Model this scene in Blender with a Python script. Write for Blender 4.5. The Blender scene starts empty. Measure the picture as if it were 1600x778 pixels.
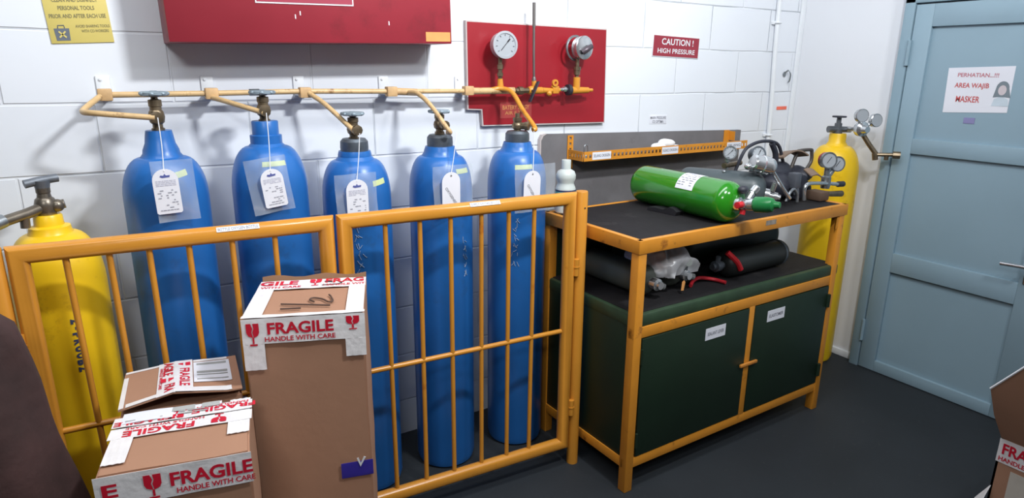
import bpy, bmesh, math, random
from mathutils import Vector, Matrix, noise
random.seed(7)
S = bpy.context.scene
COL = S.collection
PI = math.pi

# ------------------------------------------------------------------ camera, light, exposure
cd = bpy.data.cameras.new('camera'); cam = bpy.data.objects.new('camera', cd); COL.objects.link(cam)
cd.sensor_width = 36.0; cd.lens = 22.913; cd.clip_start = 0.02
pitch, yaw, roll = 0.271, 0.554, -0.009
fw = Vector((math.sin(yaw)*math.cos(pitch), math.cos(yaw)*math.cos(pitch), -math.sin(pitch)))
rt = Vector((math.cos(yaw), -math.sin(yaw), 0)); dn = fw.cross(rt)
r2 = math.cos(roll)*rt + math.sin(roll)*dn; d2 = -math.sin(roll)*rt + math.cos(roll)*dn
cm = Matrix((r2, -d2, -fw)).transposed().to_4x4(); cm.translation = Vector((0, -2.27, 1.46))
cam.matrix_world = cm
S.camera = cam
S.view_settings.view_transform = 'Standard'; S.view_settings.look = 'None'
S.view_settings.gamma = 1.0; S.view_settings.use_curve_mapping = False
S.view_settings.exposure = 0.0
try: S.cycles.use_denoising = True
except Exception: pass
w = bpy.data.worlds.new('world'); S.world = w; w.use_nodes = True
w.node_tree.nodes['Background'].inputs[0].default_value = (.8, .87, 1, 1)
w.node_tree.nodes['Background'].inputs[1].default_value = 0.25
def area(name, loc, target, size, power, col):
    l = bpy.data.lights.new(name, 'AREA'); l.shape = 'RECTANGLE'; l.size = size[0]; l.size_y = size[1]
    l.energy = power; l.color = col
    o = bpy.data.objects.new(name, l); COL.objects.link(o); o.location = loc
    o.rotation_euler = (Vector(target)-Vector(loc)).to_track_quat('-Z', 'Y').to_euler()
    return o
area('ceiling_lamp_light', (1.3, -1.95, 2.68), (0.8, 0, 2.62), (.28, .14), 62, (.96, .98, 1))
area('far_ceiling_lamp_light', (1.9, -2.5, 2.5), (3.1, -.6, 2.3), (.3, .14), 18, (.96, .98, 1))

area('overhead_fill_light', (.55, -1.15, 2.95), (.55, -.9, 0), (3.0, .3), 34, (.96, .98, 1))  # added soft fill from above, brightens top faces and the upper wall

area('rear_fill_light', (-.9, -3.4, 2.85), (.6, 0, 2.3), (.7, .3), 26, (.97, .98, 1))  # added fill behind the camera, lifts the box fronts and the open flap

# ------------------------------------------------------------------ materials
def lin(c):
    c = c/255.0
    return c/12.92 if c <= .04045 else ((c+.055)/1.055)**2.4
def srgb(r, g, b): return (lin(r), lin(g), lin(b), 1)
def mat(name, col, rough=.5, metal=0, var=.12, scale=8, bump=0, bscale=60, spec=.5, coat=0, dirt=None, dirt_amt=0, dscale=5, alpha=1):
    m = bpy.data.materials.new(name); m.use_nodes = True
    nt = m.node_tree; N = nt.nodes; L = nt.links; p = N['Principled BSDF']
    p.inputs['Roughness'].default_value = rough; p.inputs['Metallic'].default_value = metal
    p.inputs['Specular IOR Level'].default_value = spec
    if coat: p.inputs['Coat Weight'].default_value = coat; p.inputs['Coat Roughness'].default_value = .08
    tc = N.new('ShaderNodeTexCoord'); nz = N.new('ShaderNodeTexNoise')
    nz.inputs['Scale'].default_value = scale; nz.inputs['Detail'].default_value = 5
    L.new(tc.outputs['Object'], nz.inputs['Vector'])
    rmp = N.new('ShaderNodeValToRGB'); rmp.color_ramp.elements[0].position = .3; rmp.color_ramp.elements[1].position = .7
    rmp.color_ramp.elements[0].color = tuple(c*(1-var) for c in col[:3])+(1,)
    rmp.color_ramp.elements[1].color = tuple(min(1, c*(1+var)) for c in col[:3])+(1,)
    L.new(nz.outputs['Fac'], rmp.inputs['Fac']); out = rmp.outputs['Color']
    if dirt is not None:
        n2 = N.new('ShaderNodeTexNoise'); n2.inputs['Scale'].default_value = dscale; n2.inputs['Detail'].default_value = 8
        n2.inputs['Roughness'].default_value = .7
        L.new(tc.outputs['Object'], n2.inputs['Vector'])
        r = N.new('ShaderNodeValToRGB'); r.color_ramp.elements[0].position = .62-.14*dirt_amt; r.color_ramp.elements[1].position = .72-.1*dirt_amt
        L.new(n2.outputs['Fac'], r.inputs['Fac'])
        mx = N.new('ShaderNodeMixRGB'); mx.inputs[2].default_value = dirt
        L.new(r.outputs['Color'], mx.inputs[0]); L.new(out, mx.inputs[1]); out = mx.outputs['Color']
    L.new(out, p.inputs['Base Color'])
    if bump:
        n3 = N.new('ShaderNodeTexNoise'); n3.inputs['Scale'].default_value = bscale; n3.inputs['Detail'].default_value = 4
        L.new(tc.outputs['Object'], n3.inputs['Vector'])
        b = N.new('ShaderNodeBump'); b.inputs['Strength'].default_value = bump; b.inputs['Distance'].default_value = .01
        L.new(n3.outputs['Fac'], b.inputs['Height']); L.new(b.outputs['Normal'], p.inputs['Normal'])
    if alpha < 1: p.inputs['Alpha'].default_value = alpha
    return m
M = {}
M['orange'] = mat('orange_paint', srgb(206, 140, 50), .28, var=.06, bump=.06, bscale=14, dirt=srgb(176, 98, 26), dirt_amt=.1, dscale=9)
M['bench_orange'] = mat('bench_orange_paint', srgb(212, 140, 44), .42, var=.08, dirt=srgb(140, 84, 34), dirt_amt=.2, dscale=14)
M['blue'] = mat('blue_paint', srgb(36, 102, 174), .34, var=.12, scale=4, bump=.05, bscale=9, dirt=srgb(40, 92, 152), dirt_amt=.3, dscale=7)
M['yellow'] = mat('yellow_paint', srgb(240, 196, 30), .36, var=.06, dirt=srgb(200, 150, 28), dirt_amt=.2, dscale=6)
M['grey_ring'] = mat('worn_grey_steel', srgb(96, 104, 112), .45, .6, var=.2, scale=30)
M['brass'] = mat('aged_brass', srgb(122, 108, 88), .38, .75, var=.25, scale=40)
M['steel'] = mat('dull_steel', srgb(150, 156, 160), .35, .8, var=.15, scale=40)
M['wheel'] = mat('handwheel_metal', srgb(142, 158, 168), .5, .35, var=.12, scale=50)
M['chrome'] = mat('chrome', srgb(205, 208, 210), .2, .85, var=.06)
M['rim'] = mat('bright_gauge_rim', srgb(184, 188, 194), .3, .5, var=.05)
M['board_red'] = mat('board_red_paint', srgb(148, 24, 36), .4, var=.08, scale=5)
M['tan_pipe'] = mat('yellowed_pipe_paint', srgb(204, 172, 124), .42, var=.12, scale=25, dirt=srgb(150, 112, 70), dirt_amt=.5, dscale=30)
M['tan_block'] = mat('yellowed_block_paint', srgb(196, 160, 114), .55, var=.15, scale=40)
M['white_paint'] = mat('white_paint', srgb(226, 230, 234), .5, var=.03)
M['red'] = mat('red_paint', srgb(140, 38, 50), .42, var=.1, scale=3, dirt=srgb(126, 36, 46), dirt_amt=.3, dscale=4)
M['red_dark'] = mat('dark_red_plate', srgb(150, 36, 62), .45, var=.05)
M['edge'] = mat('pale_board_edge', srgb(190, 180, 178), .6)
M['paper'] = mat('paper', srgb(226, 228, 236), .7, var=.02)
M['tag_card'] = mat('tag_card', srgb(232, 234, 242), .5, var=.02)
M['tape_white'] = mat('white_tape', srgb(232, 230, 230), .34, var=.05, scale=25, bump=.25, bscale=30)
M['tape_red'] = mat('tape_red_print', srgb(206, 26, 52), .45, var=.1)
M['card'] = mat('cardboard', srgb(168, 126, 100), .8, var=.05, scale=5, bump=.05, bscale=40)
M['card_dark'] = mat('cardboard_inside', srgb(150, 112, 84), .85, var=.08)
M['ink'] = mat('black_ink', srgb(36, 34, 40), .6)
M['grey_ink'] = mat('grey_ink', srgb(120, 122, 132), .6)
M['pen'] = mat('brown_marker', srgb(92, 70, 60), .7)
M['sticker'] = mat('pale_green_sticker', srgb(196, 208, 150), .5, var=.06, scale=30)
M['tan_sticker'] = mat('tan_sticker', srgb(216, 150, 84), .6, var=.08, scale=20)
M['mat'] = mat('rubber_mat', srgb(34, 33, 35), .7, spec=.2, var=.14, scale=12, bump=.12, bscale=120, dirt=srgb(58, 56, 56), dirt_amt=.15, dscale=5)
M['dgreen'] = mat('dark_green_paint', srgb(20, 40, 26), .5, var=.14, scale=5)
M['dgreen_edge'] = mat('dark_green_deck', srgb(44, 66, 46), .55, var=.16, scale=18)
M['green'] = mat('green_gloss_paint', srgb(42, 132, 28), .16, var=.05, scale=4, coat=.5)
M['cap_green'] = mat('green_plastic', srgb(34, 118, 62), .25, var=.05)
M['char'] = mat('charcoal_cylinder', srgb(70, 80, 84), .4, var=.1)
M['black'] = mat('black_plastic', srgb(44, 46, 56), .5, var=.15, scale=15)
M['black_rub'] = mat('black_rubber', srgb(30, 30, 34), .6)
M['dark_cyl'] = mat('dark_grey_green_cylinder', srgb(92, 98, 90), .38, var=.1)
M['blk_cyl'] = mat('black_cylinder', srgb(32, 36, 35), .45, var=.1)
M['red_plastic'] = mat('red_plastic', srgb(206, 34, 44), .4)
M['grey_board'] = mat('grey_backing_board', srgb(112, 110, 112), .75, var=.12, scale=10, bump=.08, bscale=30, dirt=srgb(96, 92, 92), dirt_amt=.25, dscale=6)
M['strap'] = mat('brown_webbing', srgb(128, 108, 92), .8, var=.15)
M['floor'] = mat('floor_paint', srgb(46, 50, 54), .6, spec=.2, var=.1, scale=3, bump=.08, bscale=90, dirt=srgb(58, 60, 62), dirt_amt=.1, dscale=25)
M['door'] = mat('blue_grey_door_paint', srgb(142, 168, 182), .45, var=.04, scale=3)
M['door_trim'] = mat('blue_grey_frame_paint', srgb(138, 164, 178), .5, var=.05, scale=4)
M['smooth_wall'] = mat('smooth_white_wall', srgb(226, 229, 234), .6, var=.02, scale=2, bump=.03, bscale=20)
M['far_wall'] = mat('dim_grey_wall', srgb(96, 98, 102), .8, var=.02)
M['ceil'] = mat('ceiling_white', srgb(120, 122, 126), .8, var=.01)
M['plastic_white'] = mat('translucent_bottle_plastic', srgb(196, 204, 200), .4, var=.04)
M['teal'] = mat('teal_label', srgb(110, 190, 176), .5)
M['navy'] = mat('navy_label', srgb(50, 60, 100), .5)
M['maroon'] = mat('maroon_cloth', srgb(62, 40, 38), .85, var=.4, scale=9, bump=.6, bscale=14)
M['sign_yellow'] = mat('sign_yellow', srgb(216, 198, 112), .55, var=.03)
M['sign_red'] = mat('sign_red', srgb(150, 48, 62), .45, var=.04)
M['orange_tape'] = mat('orange_red_tape', srgb(236, 110, 84), .5)
M['purple'] = mat('faded_purple', srgb(136, 134, 178), .6)
M['blue_tape'] = mat('blue_tape', srgb(58, 48, 150), .35, var=.1, scale=20)
M['dial'] = mat('gauge_dial', srgb(158, 164, 170), .45, var=.02)
M['cloth_white'] = mat('white_cloth', srgb(236, 238, 240), .8)
M['string'] = mat('white_string', srgb(220, 222, 226), .7)
M['sign_grey'] = mat('hair_grey', srgb(120, 132, 140), .6)
M['sign_skin'] = mat('pale_face', srgb(206, 196, 200), .6)
M['sign_mask'] = mat('pale_mask', srgb(196, 210, 220), .6)
M['hose_red'] = mat('red_hose', srgb(170, 34, 44), .4)
def clear_mat(name, a, tint, rough=.12):
    m = bpy.data.materials.new(name); m.use_nodes = True; N = m.node_tree.nodes; L = m.node_tree.links
    N.remove(N['Principled BSDF']); out = N['Material Output']
    t = N.new('ShaderNodeBsdfTransparent'); g = N.new('ShaderNodeBsdfGlossy'); d = N.new('ShaderNodeBsdfDiffuse')
    g.inputs['Roughness'].default_value = rough; d.inputs['Color'].default_value = tint
    m1 = N.new('ShaderNodeMixShader'); m2 = N.new('ShaderNodeMixShader')
    fr = N.new('ShaderNodeTexNoise'); fr.inputs['Scale'].default_value = 24
    tc = N.new('ShaderNodeTexCoord'); L.new(tc.outputs['Object'], fr.inputs['Vector'])
    mr = N.new('ShaderNodeMapRange'); mr.inputs[3].default_value = a*.55; mr.inputs[4].default_value = a*1.45
    L.new(fr.outputs['Fac'], mr.inputs[0])
    m1.inputs[0].default_value = .22
    L.new(d.outputs[0], m1.inputs[1]); L.new(g.outputs[0], m1.inputs[2])
    L.new(mr.outputs[0], m2.inputs[0]); L.new(t.outputs[0], m2.inputs[1]); L.new(m1.outputs[0], m2.inputs[2])
    L.new(m2.outputs[0], out.inputs['Surface'])
    return m
M['sleeve'] = clear_mat('clear_plastic_sleeve', .19, (.7, .8, .9, 1))
M['bag'] = clear_mat('clear_plastic_bag', .95, (.96, .97, 1, 1), .3)

def block_wall():
    m = bpy.data.materials.new('painted_block_wall'); m.use_nodes = True
    N = m.node_tree.nodes; L = m.node_tree.links; p = N['Principled BSDF']; p.inputs['Roughness'].default_value = .5
    tc = N.new('ShaderNodeTexCoord'); sp = N.new('ShaderNodeSeparateXYZ'); L.new(tc.outputs['Object'], sp.inputs[0])
    wz = N.new('ShaderNodeTexNoise'); wz.inputs['Scale'].default_value = 2.2; L.new(tc.outputs['Object'], wz.inputs['Vector'])
    wob = N.new('ShaderNodeMath'); wob.operation = 'MULTIPLY_ADD'; wob.inputs[1].default_value = .012; wob.inputs[2].default_value = .044
    L.new(wz.outputs['Fac'], wob.inputs[0])
    ax = N.new('ShaderNodeMath'); ax.inputs[1].default_value = .23+4.2; L.new(sp.outputs['X'], ax.inputs[0])
    az = N.new('ShaderNodeMath'); L.new(sp.outputs['Z'], az.inputs[0]); L.new(wob.outputs[0], az.inputs[1])
    cb = N.new('ShaderNodeCombineXYZ'); L.new(ax.outputs[0], cb.inputs[0]); L.new(az.outputs[0], cb.inputs[1])
    br = N.new('ShaderNodeTexBrick'); L.new(cb.outputs[0], br.inputs['Vector'])
    br.offset = .5; br.inputs['Scale'].default_value = 1; br.inputs['Brick Width'].default_value = .42; br.inputs['Row Height'].default_value = .2
    br.inputs['Mortar Size'].default_value = .0045; br.inputs['Mortar Smooth'].default_value = .6
    br2 = N.new('ShaderNodeTexBrick'); L.new(cb.outputs[0], br2.inputs['Vector'])
    br2.offset = .5; br2.inputs['Scale'].default_value = 1; br2.inputs['Brick Width'].default_value = .42; br2.inputs['Row Height'].default_value = .2
    br2.inputs['Mortar Size'].default_value = .0016; br2.inputs['Mortar Smooth'].default_value = .3
    n1 = N.new('ShaderNodeTexNoise'); n1.inputs['Scale'].default_value = 3.2; n1.inputs['Detail'].default_value = 3; L.new(tc.outputs['Object'], n1.inputs['Vector'])
    rr = N.new('ShaderNodeValToRGB'); rr.color_ramp.elements[0].position = .48; rr.color_ramp.elements[1].position = .62
    L.new(n1.outputs['Fac'], rr.inputs['Fac'])
    mu = N.new('ShaderNodeMath'); mu.operation = 'MULTIPLY'; L.new(br2.outputs['Fac'], mu.inputs[0]); L.new(rr.outputs['Color'], mu.inputs[1])
    mu2 = N.new('ShaderNodeMath'); mu2.operation = 'MULTIPLY'; mu2.inputs[1].default_value = .75; L.new(mu.outputs[0], mu2.inputs[0])
    n2 = N.new('ShaderNodeTexNoise'); n2.inputs['Scale'].default_value = 1.6; L.new(tc.outputs['Object'], n2.inputs['Vector'])
    r2_ = N.new('ShaderNodeValToRGB'); r2_.color_ramp.elements[0].color = srgb(220, 226, 234); r2_.color_ramp.elements[1].color = srgb(230, 233, 238)
    L.new(n2.outputs['Fac'], r2_.inputs['Fac'])
    mx = N.new('ShaderNodeMixRGB'); mx.inputs[2].default_value = srgb(112, 122, 134)
    L.new(mu2.outputs[0], mx.inputs[0]); L.new(r2_.outputs['Color'], mx.inputs[1]); L.new(mx.outputs['Color'], p.inputs['Base Color'])
    inv = N.new('ShaderNodeMath'); inv.operation = 'SUBTRACT'; inv.inputs[0].default_value = 1; L.new(br.outputs['Fac'], inv.inputs[1])
    n3 = N.new('ShaderNodeTexNoise'); n3.inputs['Scale'].default_value = 18; L.new(tc.outputs['Object'], n3.inputs['Vector'])
    ad = N.new('ShaderNodeMath'); ad.operation = 'MULTIPLY_ADD'; ad.inputs[1].default_value = .12
    L.new(n3.outputs['Fac'], ad.inputs[0]); L.new(inv.outputs[0], ad.inputs[2])
    b = N.new('ShaderNodeBump'); b.inputs['Strength'].default_value = .55; b.inputs['Distance'].default_value = .006
    L.new(ad.outputs[0], b.inputs['Height']); L.new(b.outputs['Normal'], p.inputs['Normal'])
    return m
M['block'] = block_wall()

# ------------------------------------------------------------------ mesh helpers
def V(*a): return Vector(a)
def frame(d):
    d = Vector(d).normalized(); u = d.cross(Vector((0, 0, 1)))
    if u.length < 1e-4: u = Vector((1, 0, 0))
    u.normalize(); return u, d.cross(u).normalized(), d
class MB:
    def __init__(s): s.bm = bmesh.new()
    def _box(s, mtx, bevel):
        r = bmesh.ops.create_cube(s.bm, size=1, matrix=mtx)
        if bevel:
            ed = list({e for v in r['verts'] for e in v.link_edges})
            bmesh.ops.bevel(s.bm, geom=ed, offset=bevel, segments=2, profile=.5, affect='EDGES')
        return s
    def box(s, lo, hi, bevel=0, rz=0, piv=None):
        lo, hi = Vector(lo), Vector(hi); c = (lo+hi)/2; d = hi-lo
        m = Matrix.Translation(c) @ Matrix.Diagonal((d.x, d.y, d.z, 1))
        if rz:
            pv = Vector(piv) if piv is not None else c
            m = Matrix.Translation(pv) @ Matrix.Rotation(rz, 4, 'Z') @ Matrix.Translation(-pv) @ m
        return s._box(m, bevel)
    def obox(s, c, u, v, n, sz, bevel=0):
        m = Matrix((Vector(u)*sz[0], Vector(v)*sz[1], Vector(n)*sz[2])).transposed().to_4x4(); m.translation = Vector(c)
        return s._box(m, bevel)
    def bar(s, a, b, wd, th, up=(0, 0, 1), bevel=0):
        a, b = Vector(a), Vector(b); d = (b-a); L = d.length; d.normalize()
        u = d.cross(Vector(up)).normalized(); n = u.cross(d)
        return s.obox((a+b)/2, d, u, n, (L, wd, th), bevel)
    def lathe(s, prof, o, d=(0, 0, 1), seg=40, cap=True):
        u, v, d = frame(d); o = Vector(o); rings = []
        for r, z in prof:
            c = o+d*z
            if r < 1e-6: rings.append([s.bm.verts.new(c)])
            else: rings.append([s.bm.verts.new(c+u*(r*math.cos(2*PI*k/seg))+v*(r*math.sin(2*PI*k/seg))) for k in range(seg)])
        for A, B in zip(rings, rings[1:]):
            if len(A) == 1 and len(B) == 1: continue
            for k in range(seg):
                k2 = (k+1) % seg
                f = [A[0], B[k2], B[k]] if len(A) == 1 else ([A[k], A[k2], B[0]] if len(B) == 1 else [A[k], A[k2], B[k2], B[k]])
                s.bm.faces.new(f)
        if cap:
            for R in (rings[0], rings[-1]):
                if len(R) > 2:
                    s.bm.faces.new(R)
        return s
    def cyl(s, a, b, r, seg=20, rb=None):
        a, b = Vector(a), Vector(b); L = (b-a).length
        return s.lathe([(r, 0), (r if rb is None else rb, L)], a, b-a, seg)
    def tube(s, pts, r, seg=10, smooth=0, closed=False):
        P = [Vector(p) for p in pts]
        if smooth:
            Q = []; n = len(P); rng = range(n if closed else n-1)
            for i in rng:
                p0 = P[(i-1) % n] if (closed or i > 0) else P[0]*2-P[1]
                p1 = P[i]; p2 = P[(i+1) % n]
                p3 = P[(i+2) % n] if (closed or i+2 < n) else p2*2-p1
                for k in range(smooth):
                    t = k/smooth
                    Q.append(.5*((2*p1)+(p2-p0)*t+(2*p0-5*p1+4*p2-p3)*t*t+(3*p1-p0-3*p2+p3)*t**3))
            if not closed: Q.append(P[-1])
            P = Q
        n = len(P); rings = []; pu = None
        for i in range(n):
            if closed: d = P[(i+1) % n]-P[i-1]
            else: d = P[min(i+1, n-1)]-P[max(i-1, 0)]
            d.normalize()
            if pu is None: u = frame(d)[0]
            else:
                u = pu-d*pu.dot(d); u.normalize()
            pu = u; v = d.cross(u)
            if isinstance(r, (list, tuple)):
                f_ = i/(n-1)*(len(r)-1); j_ = min(int(f_), len(r)-2); rr = r[j_]+(r[j_+1]-r[j_])*(f_-j_)
            else: rr = r
            rings.append([s.bm.verts.new(P[i]+u*(rr*math.cos(2*PI*k/seg))+v*(rr*math.sin(2*PI*k/seg))) for k in range(seg)])
        for i in range(n if closed else n-1):
            A, B = rings[i], rings[(i+1) % n]
            for k in range(seg): s.bm.faces.new([A[k], A[(k+1) % seg], B[(k+1) % seg], B[k]])
        if not closed: s.bm.faces.new(rings[0]); s.bm.faces.new(rings[-1])
        return s
    def ball(s, c, r, sc=(1, 1, 1), seg=20):
        m = Matrix.Translation(c) @ Matrix.Diagonal((r*sc[0], r*sc[1], r*sc[2], 1))
        bmesh.ops.create_uvsphere(s.bm, u_segments=seg, v_segments=seg//2+2, radius=1, matrix=m); return s
    def prism(s, poly, o, u, v, th):          # polygon (a,b) in frame o,u,v ; thickness along u x v (outwards)
        o, u, v = Vector(o), Vector(u), Vector(v); n = u.cross(v).normalized()*th
        A = [s.bm.verts.new(o+u*a+v*b) for a, b in poly]; B = [s.bm.verts.new(o+u*a+v*b+n) for a, b in poly]
        s.bm.faces.new(A[::-1]); s.bm.faces.new(B); k = len(A)
        for i in range(k): s.bm.faces.new([A[i], A[(i+1) % k], B[(i+1) % k], B[i]])
        return s
    def sheet(s, grid, th=.0008, nrm=None):   # grid of points -> thin solid sheet
        R, Cn = len(grid), len(grid[0]); G = [[Vector(p) for p in row] for row in grid]
        def nm(i, j):
            if nrm: return Vector(nrm)
            a = G[min(i+1, R-1)][j]-G[max(i-1, 0)][j]; b = G[i][min(j+1, Cn-1)]-G[i][max(j-1, 0)]
            q = a.cross(b); return q.normalized() if q.length else Vector((0, 0, 1))
        A = [[s.bm.verts.new(G[i][j]) for j in range(Cn)] for i in range(R)]
        B = [[s.bm.verts.new(G[i][j]+nm(i, j)*th) for j in range(Cn)] for i in range(R)]
        for i in range(R-1):
            for j in range(Cn-1):
                s.bm.faces.new([A[i][j], A[i][j+1], A[i+1][j+1], A[i+1][j]][::-1]); s.bm.faces.new([B[i][j], B[i][j+1], B[i+1][j+1], B[i+1][j]])
        loop = [(0, j) for j in range(Cn)]+[(i, Cn-1) for i in range(1, R)]+[(R-1, j) for j in range(Cn-2, -1, -1)]+[(i, 0) for i in range(R-2, 0, -1)]
        for k in range(len(loop)):
            a, b = loop[k], loop[(k+1) % len(loop)]
            s.bm.faces.new([A[a[0]][a[1]], A[b[0]][b[1]], B[b[0]][b[1]], B[a[0]][a[1]]])
        return s
    def build(s, name, m, parent=None, sharp=35, off=True):
        me = bpy.data.meshes.new(name)
        bmesh.ops.recalc_face_normals(s.bm, faces=s.bm.faces)
        if parent is not None and off:
            bmesh.ops.translate(s.bm, verts=s.bm.verts, vec=-base_of(parent))
        s.bm.to_mesh(me); s.bm.free()
        me.materials.append(m)
        for p in me.polygons: p.use_smooth = True
        me.set_sharp_from_angle(angle=math.radians(sharp))
        o = bpy.data.objects.new(name, me); COL.objects.link(o)
        if parent is not None: o.parent = parent
        return o
def base_of(o):
    v = Vector(o.location)
    while o.parent is not None: o = o.parent; v += Vector(o.location)
    return v
def thing(name, label, cat, loc=(0, 0, 0), group=None):
    o = bpy.data.objects.new(name, None); COL.objects.link(o); o.location = loc; o.empty_display_size = .05
    o['label'] = label; o['category'] = cat
    if group: o['group'] = group
    return o
def tag(o, label, cat, group=None):
    o['label'] = label; o['category'] = cat
    if group: o['group'] = group
    return o
def struct(o): o['kind'] = 'structure'; return o
def copy_thing(r, loc, label, group=None):
    n = r.copy(); COL.objects.link(n); n.location = loc; n['label'] = label
    if group: n['group'] = group
    for c in list(r.children):
        d = c.copy(); COL.objects.link(d); d.parent = n
        for g in list(c.children):
            e = g.copy(); COL.objects.link(e); e.parent = d
    return n
FONTS = {}
def text_pts(s, bold=0.0):
    cu = bpy.data.curves.new('t', 'FONT'); cu.body = s; cu.size = 1; cu.offset = bold; cu.resolution_u = 3; cu.fill_mode = 'FRONT'
    o = bpy.data.objects.new('t', cu); COL.objects.link(o)
    dg = bpy.context.evaluated_depsgraph_get(); dg.update()
    me = bpy.data.meshes.new_from_object(o.evaluated_get(dg))
    vs = [Vector(v.co) for v in me.vertices]; fs = [tuple(p.vertices) for p in me.polygons]
    bpy.data.objects.remove(o); bpy.data.curves.remove(cu); bpy.data.meshes.remove(me)
    return vs, fs
class Lines:
    """builds every line of print, or symbol, as a part of its own"""
    def __init__(s, m, par): s.m = m; s.par = par
    def build(s, *a): pass
def text_into(mb, s, c, u, v, width, height, bold=.02, warp=None, lift=.0004):
    """lettering centred at c, reading along u, upright along v, fitted to width x height"""
    if isinstance(mb, Lines):
        q_ = MB(); text_into(q_, s, c, u, v, width, height, bold, warp, lift); q_.build('lettering', mb.m, mb.par); return
    vs, fs = text_pts(s, bold)
    if not vs: return
    x0 = min(p.x for p in vs); x1 = max(p.x for p in vs); y0 = min(p.y for p in vs); y1 = max(p.y for p in vs)
    c, u, v = Vector(c), Vector(u).normalized(), Vector(v).normalized(); n = u.cross(v)
    out = []
    for p in vs:
        a = ((p.x-x0)/(x1-x0)-.5)*width; b = ((p.y-y0)/(y1-y0)-.5)*height
        q = warp(a, b) if warp else c+u*a+v*b+n*lift
        out.append(mb.bm.verts.new(q))
    for f in fs:
        try: mb.bm.faces.new([out[i] for i in f])
        except ValueError: pass
GLASS = [(-.5, .5), (.5, .5), (.5, .1), (.38, -.05), (.1, -.12), (.08, -.38), (.3, -.42), (.3, -.5), (-.3, -.5), (-.3, -.42), (-.08, -.38), (-.1, -.12), (-.38, -.05), (-.5, .1)]
def glass_into(mb, c, u, v, wd, ht, lift=.0004):
    if isinstance(mb, Lines):
        q_ = MB(); glass_into(q_, c, u, v, wd, ht, lift); q_.build('fragile_symbol', mb.m, mb.par); return
    c, u, v = Vector(c), Vector(u).normalized(), Vector(v).normalized(); n = u.cross(v)
    # bowl with a crack, split into two pieces + stem + foot
    for poly in ([(-.5, .5), (-.12, .5), (.0, .28), (-.1, .12), (-.02, -.12), (-.1, -.12), (-.38, -.05), (-.5, .1)],
                 [(.02, .5), (.5, .5), (.5, .1), (.38, -.05), (.1, -.12), (.04, -.12), (-.02, .12), (.08, .28)],
                 [(-.07, -.12), (.07, -.12), (.07, -.4), (-.07, -.4)], [(-.3, -.42), (.3, -.42), (.3, -.5), (-.3, -.5)]):
        try: mb.bm.faces.new([mb.bm.verts.new(c+u*(a*wd)+v*(b*ht)+n*lift) for a, b in poly])
        except ValueError: pass
def dashes(mb, c, u, v, rows, width, lh, fill=.7, seed=1, lift=.0004):
    """rows of small ink marks (print too fine to read)"""
    rnd = random.Random(seed); c, u, v = Vector(c), Vector(u).normalized(), Vector(v).normalized(); n = u.cross(v)
    for i in range(rows):
        x = -width/2; y = (rows/2-i-.5)*lh
        while x < width/2:
            L = rnd.uniform(.08, .22)*width
            if rnd.random() < fill:
                e = min(x+L, width/2)
                mb.bm.faces.new([mb.bm.verts.new(c+u*a+v*b+n*lift) for a, b in ((x, y), (e, y), (e, y+lh*.45), (x, y+lh*.45))])
            x += L+.03*width
Z3 = V(0, 0, 1); X3 = V(1, 0, 0); Y3 = V(0, 1, 0)

# ================================================================== SETTING
struct(MB().box((-2.6, 0, -.05), (3.35, .12, 3.1)).build('wall_back', M['block']))
struct(MB().box((3.18, -4.5, -.05), (3.3, 0, 3.1)).build('wall_right', M['smooth_wall']))
struct(MB().box((-2.72, -4.5, -.05), (-2.6, .12, 3.1)).build('wall_left', M['far_wall']))
struct(MB().box((-2.72, -4.62, -.05), (3.3, -4.5, 3.1)).build('wall_front', M['far_wall']))
struct(MB().box((-2.72, -4.62, -.1), (3.3, .12, 0)).build('floor', M['floor']))
struct(MB().box((-2.72, -4.62, 3.1), (3.3, .12, 3.2)).build('ceiling', M['ceil']))
struct(MB().box((3.168, -.535, 0), (3.182, -.002, .035), .003).build('baseboard_right', M['white_paint']))
struct(MB().box((3.145, -.012, 0), (3.18, 0, 3.09), .005).build('trim_1', M['white_paint']))

# door in the right wall: frame and leaf with three recessed panels
XD = 3.18
door = MB()
y0, y1, zt = -1.42, -.595, 1.745
door.box((XD-.03, y0, .004), (XD-.012, y1, zt))
pan_y = (-1.19, -.672)
zs = [(.06, .525), (.62, 1.096), (1.165, 1.65)]
def stile(lo, hi): door.box(lo, hi, .002)
xf0, xf1 = XD-.046, XD-.028
stile((xf0, pan_y[1], .004), (xf1, y1, zt)); stile((xf0, y0, .004), (xf1, pan_y[0], zt))
edges = [.004, .06, .525, .62, 1.096, 1.165, 1.65, zt]
for a, b in ((.004, .06), (.525, .62), (1.096, 1.165), (1.65, zt)): stile((xf0, pan_y[0], a), (xf1, pan_y[1], b))
dr = struct(door.build('door_1', M['door']))
fr = MB(); fr.box((XD-.05, -.59, 0), (XD+.0, -.545, 2.35), .003); fr.box((XD-.05, -1.47, 0), (XD+.0, -1.425, 2.35), .003); fr.box((XD-.05, -1.47, 1.752), (XD, -.545, 1.775), .003); fr.box((XD-.05, -1.47, 2.3), (XD, -.545, 2.35), .003)
struct(fr.build('trim_2', M['door_trim']))
struct(MB().box((XD-.02, -1.43, 1.77), (XD-.002, -.585, 2.31), .003).build('window_1', M['white_paint']))
hd = MB(); hd.box((XD-.052, -1.25, .62), (XD-.046, -1.205, .80), .002); hd.tube([(XD-.05, -1.228, .705), (XD-.1, -1.228, .705), (XD-.105, -1.2, .704), (XD-.105, -1.135, .70)], .0085, 12, 5)
hh = hd.build('door_handle', M['chrome'], dr)
for z in (1.54, .2):
    MB().cyl((XD-.052, -.592, z-.055), (XD-.052, -.592, z+.055), .0085, 12).build('hinge', M['door_trim'], dr)

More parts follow.
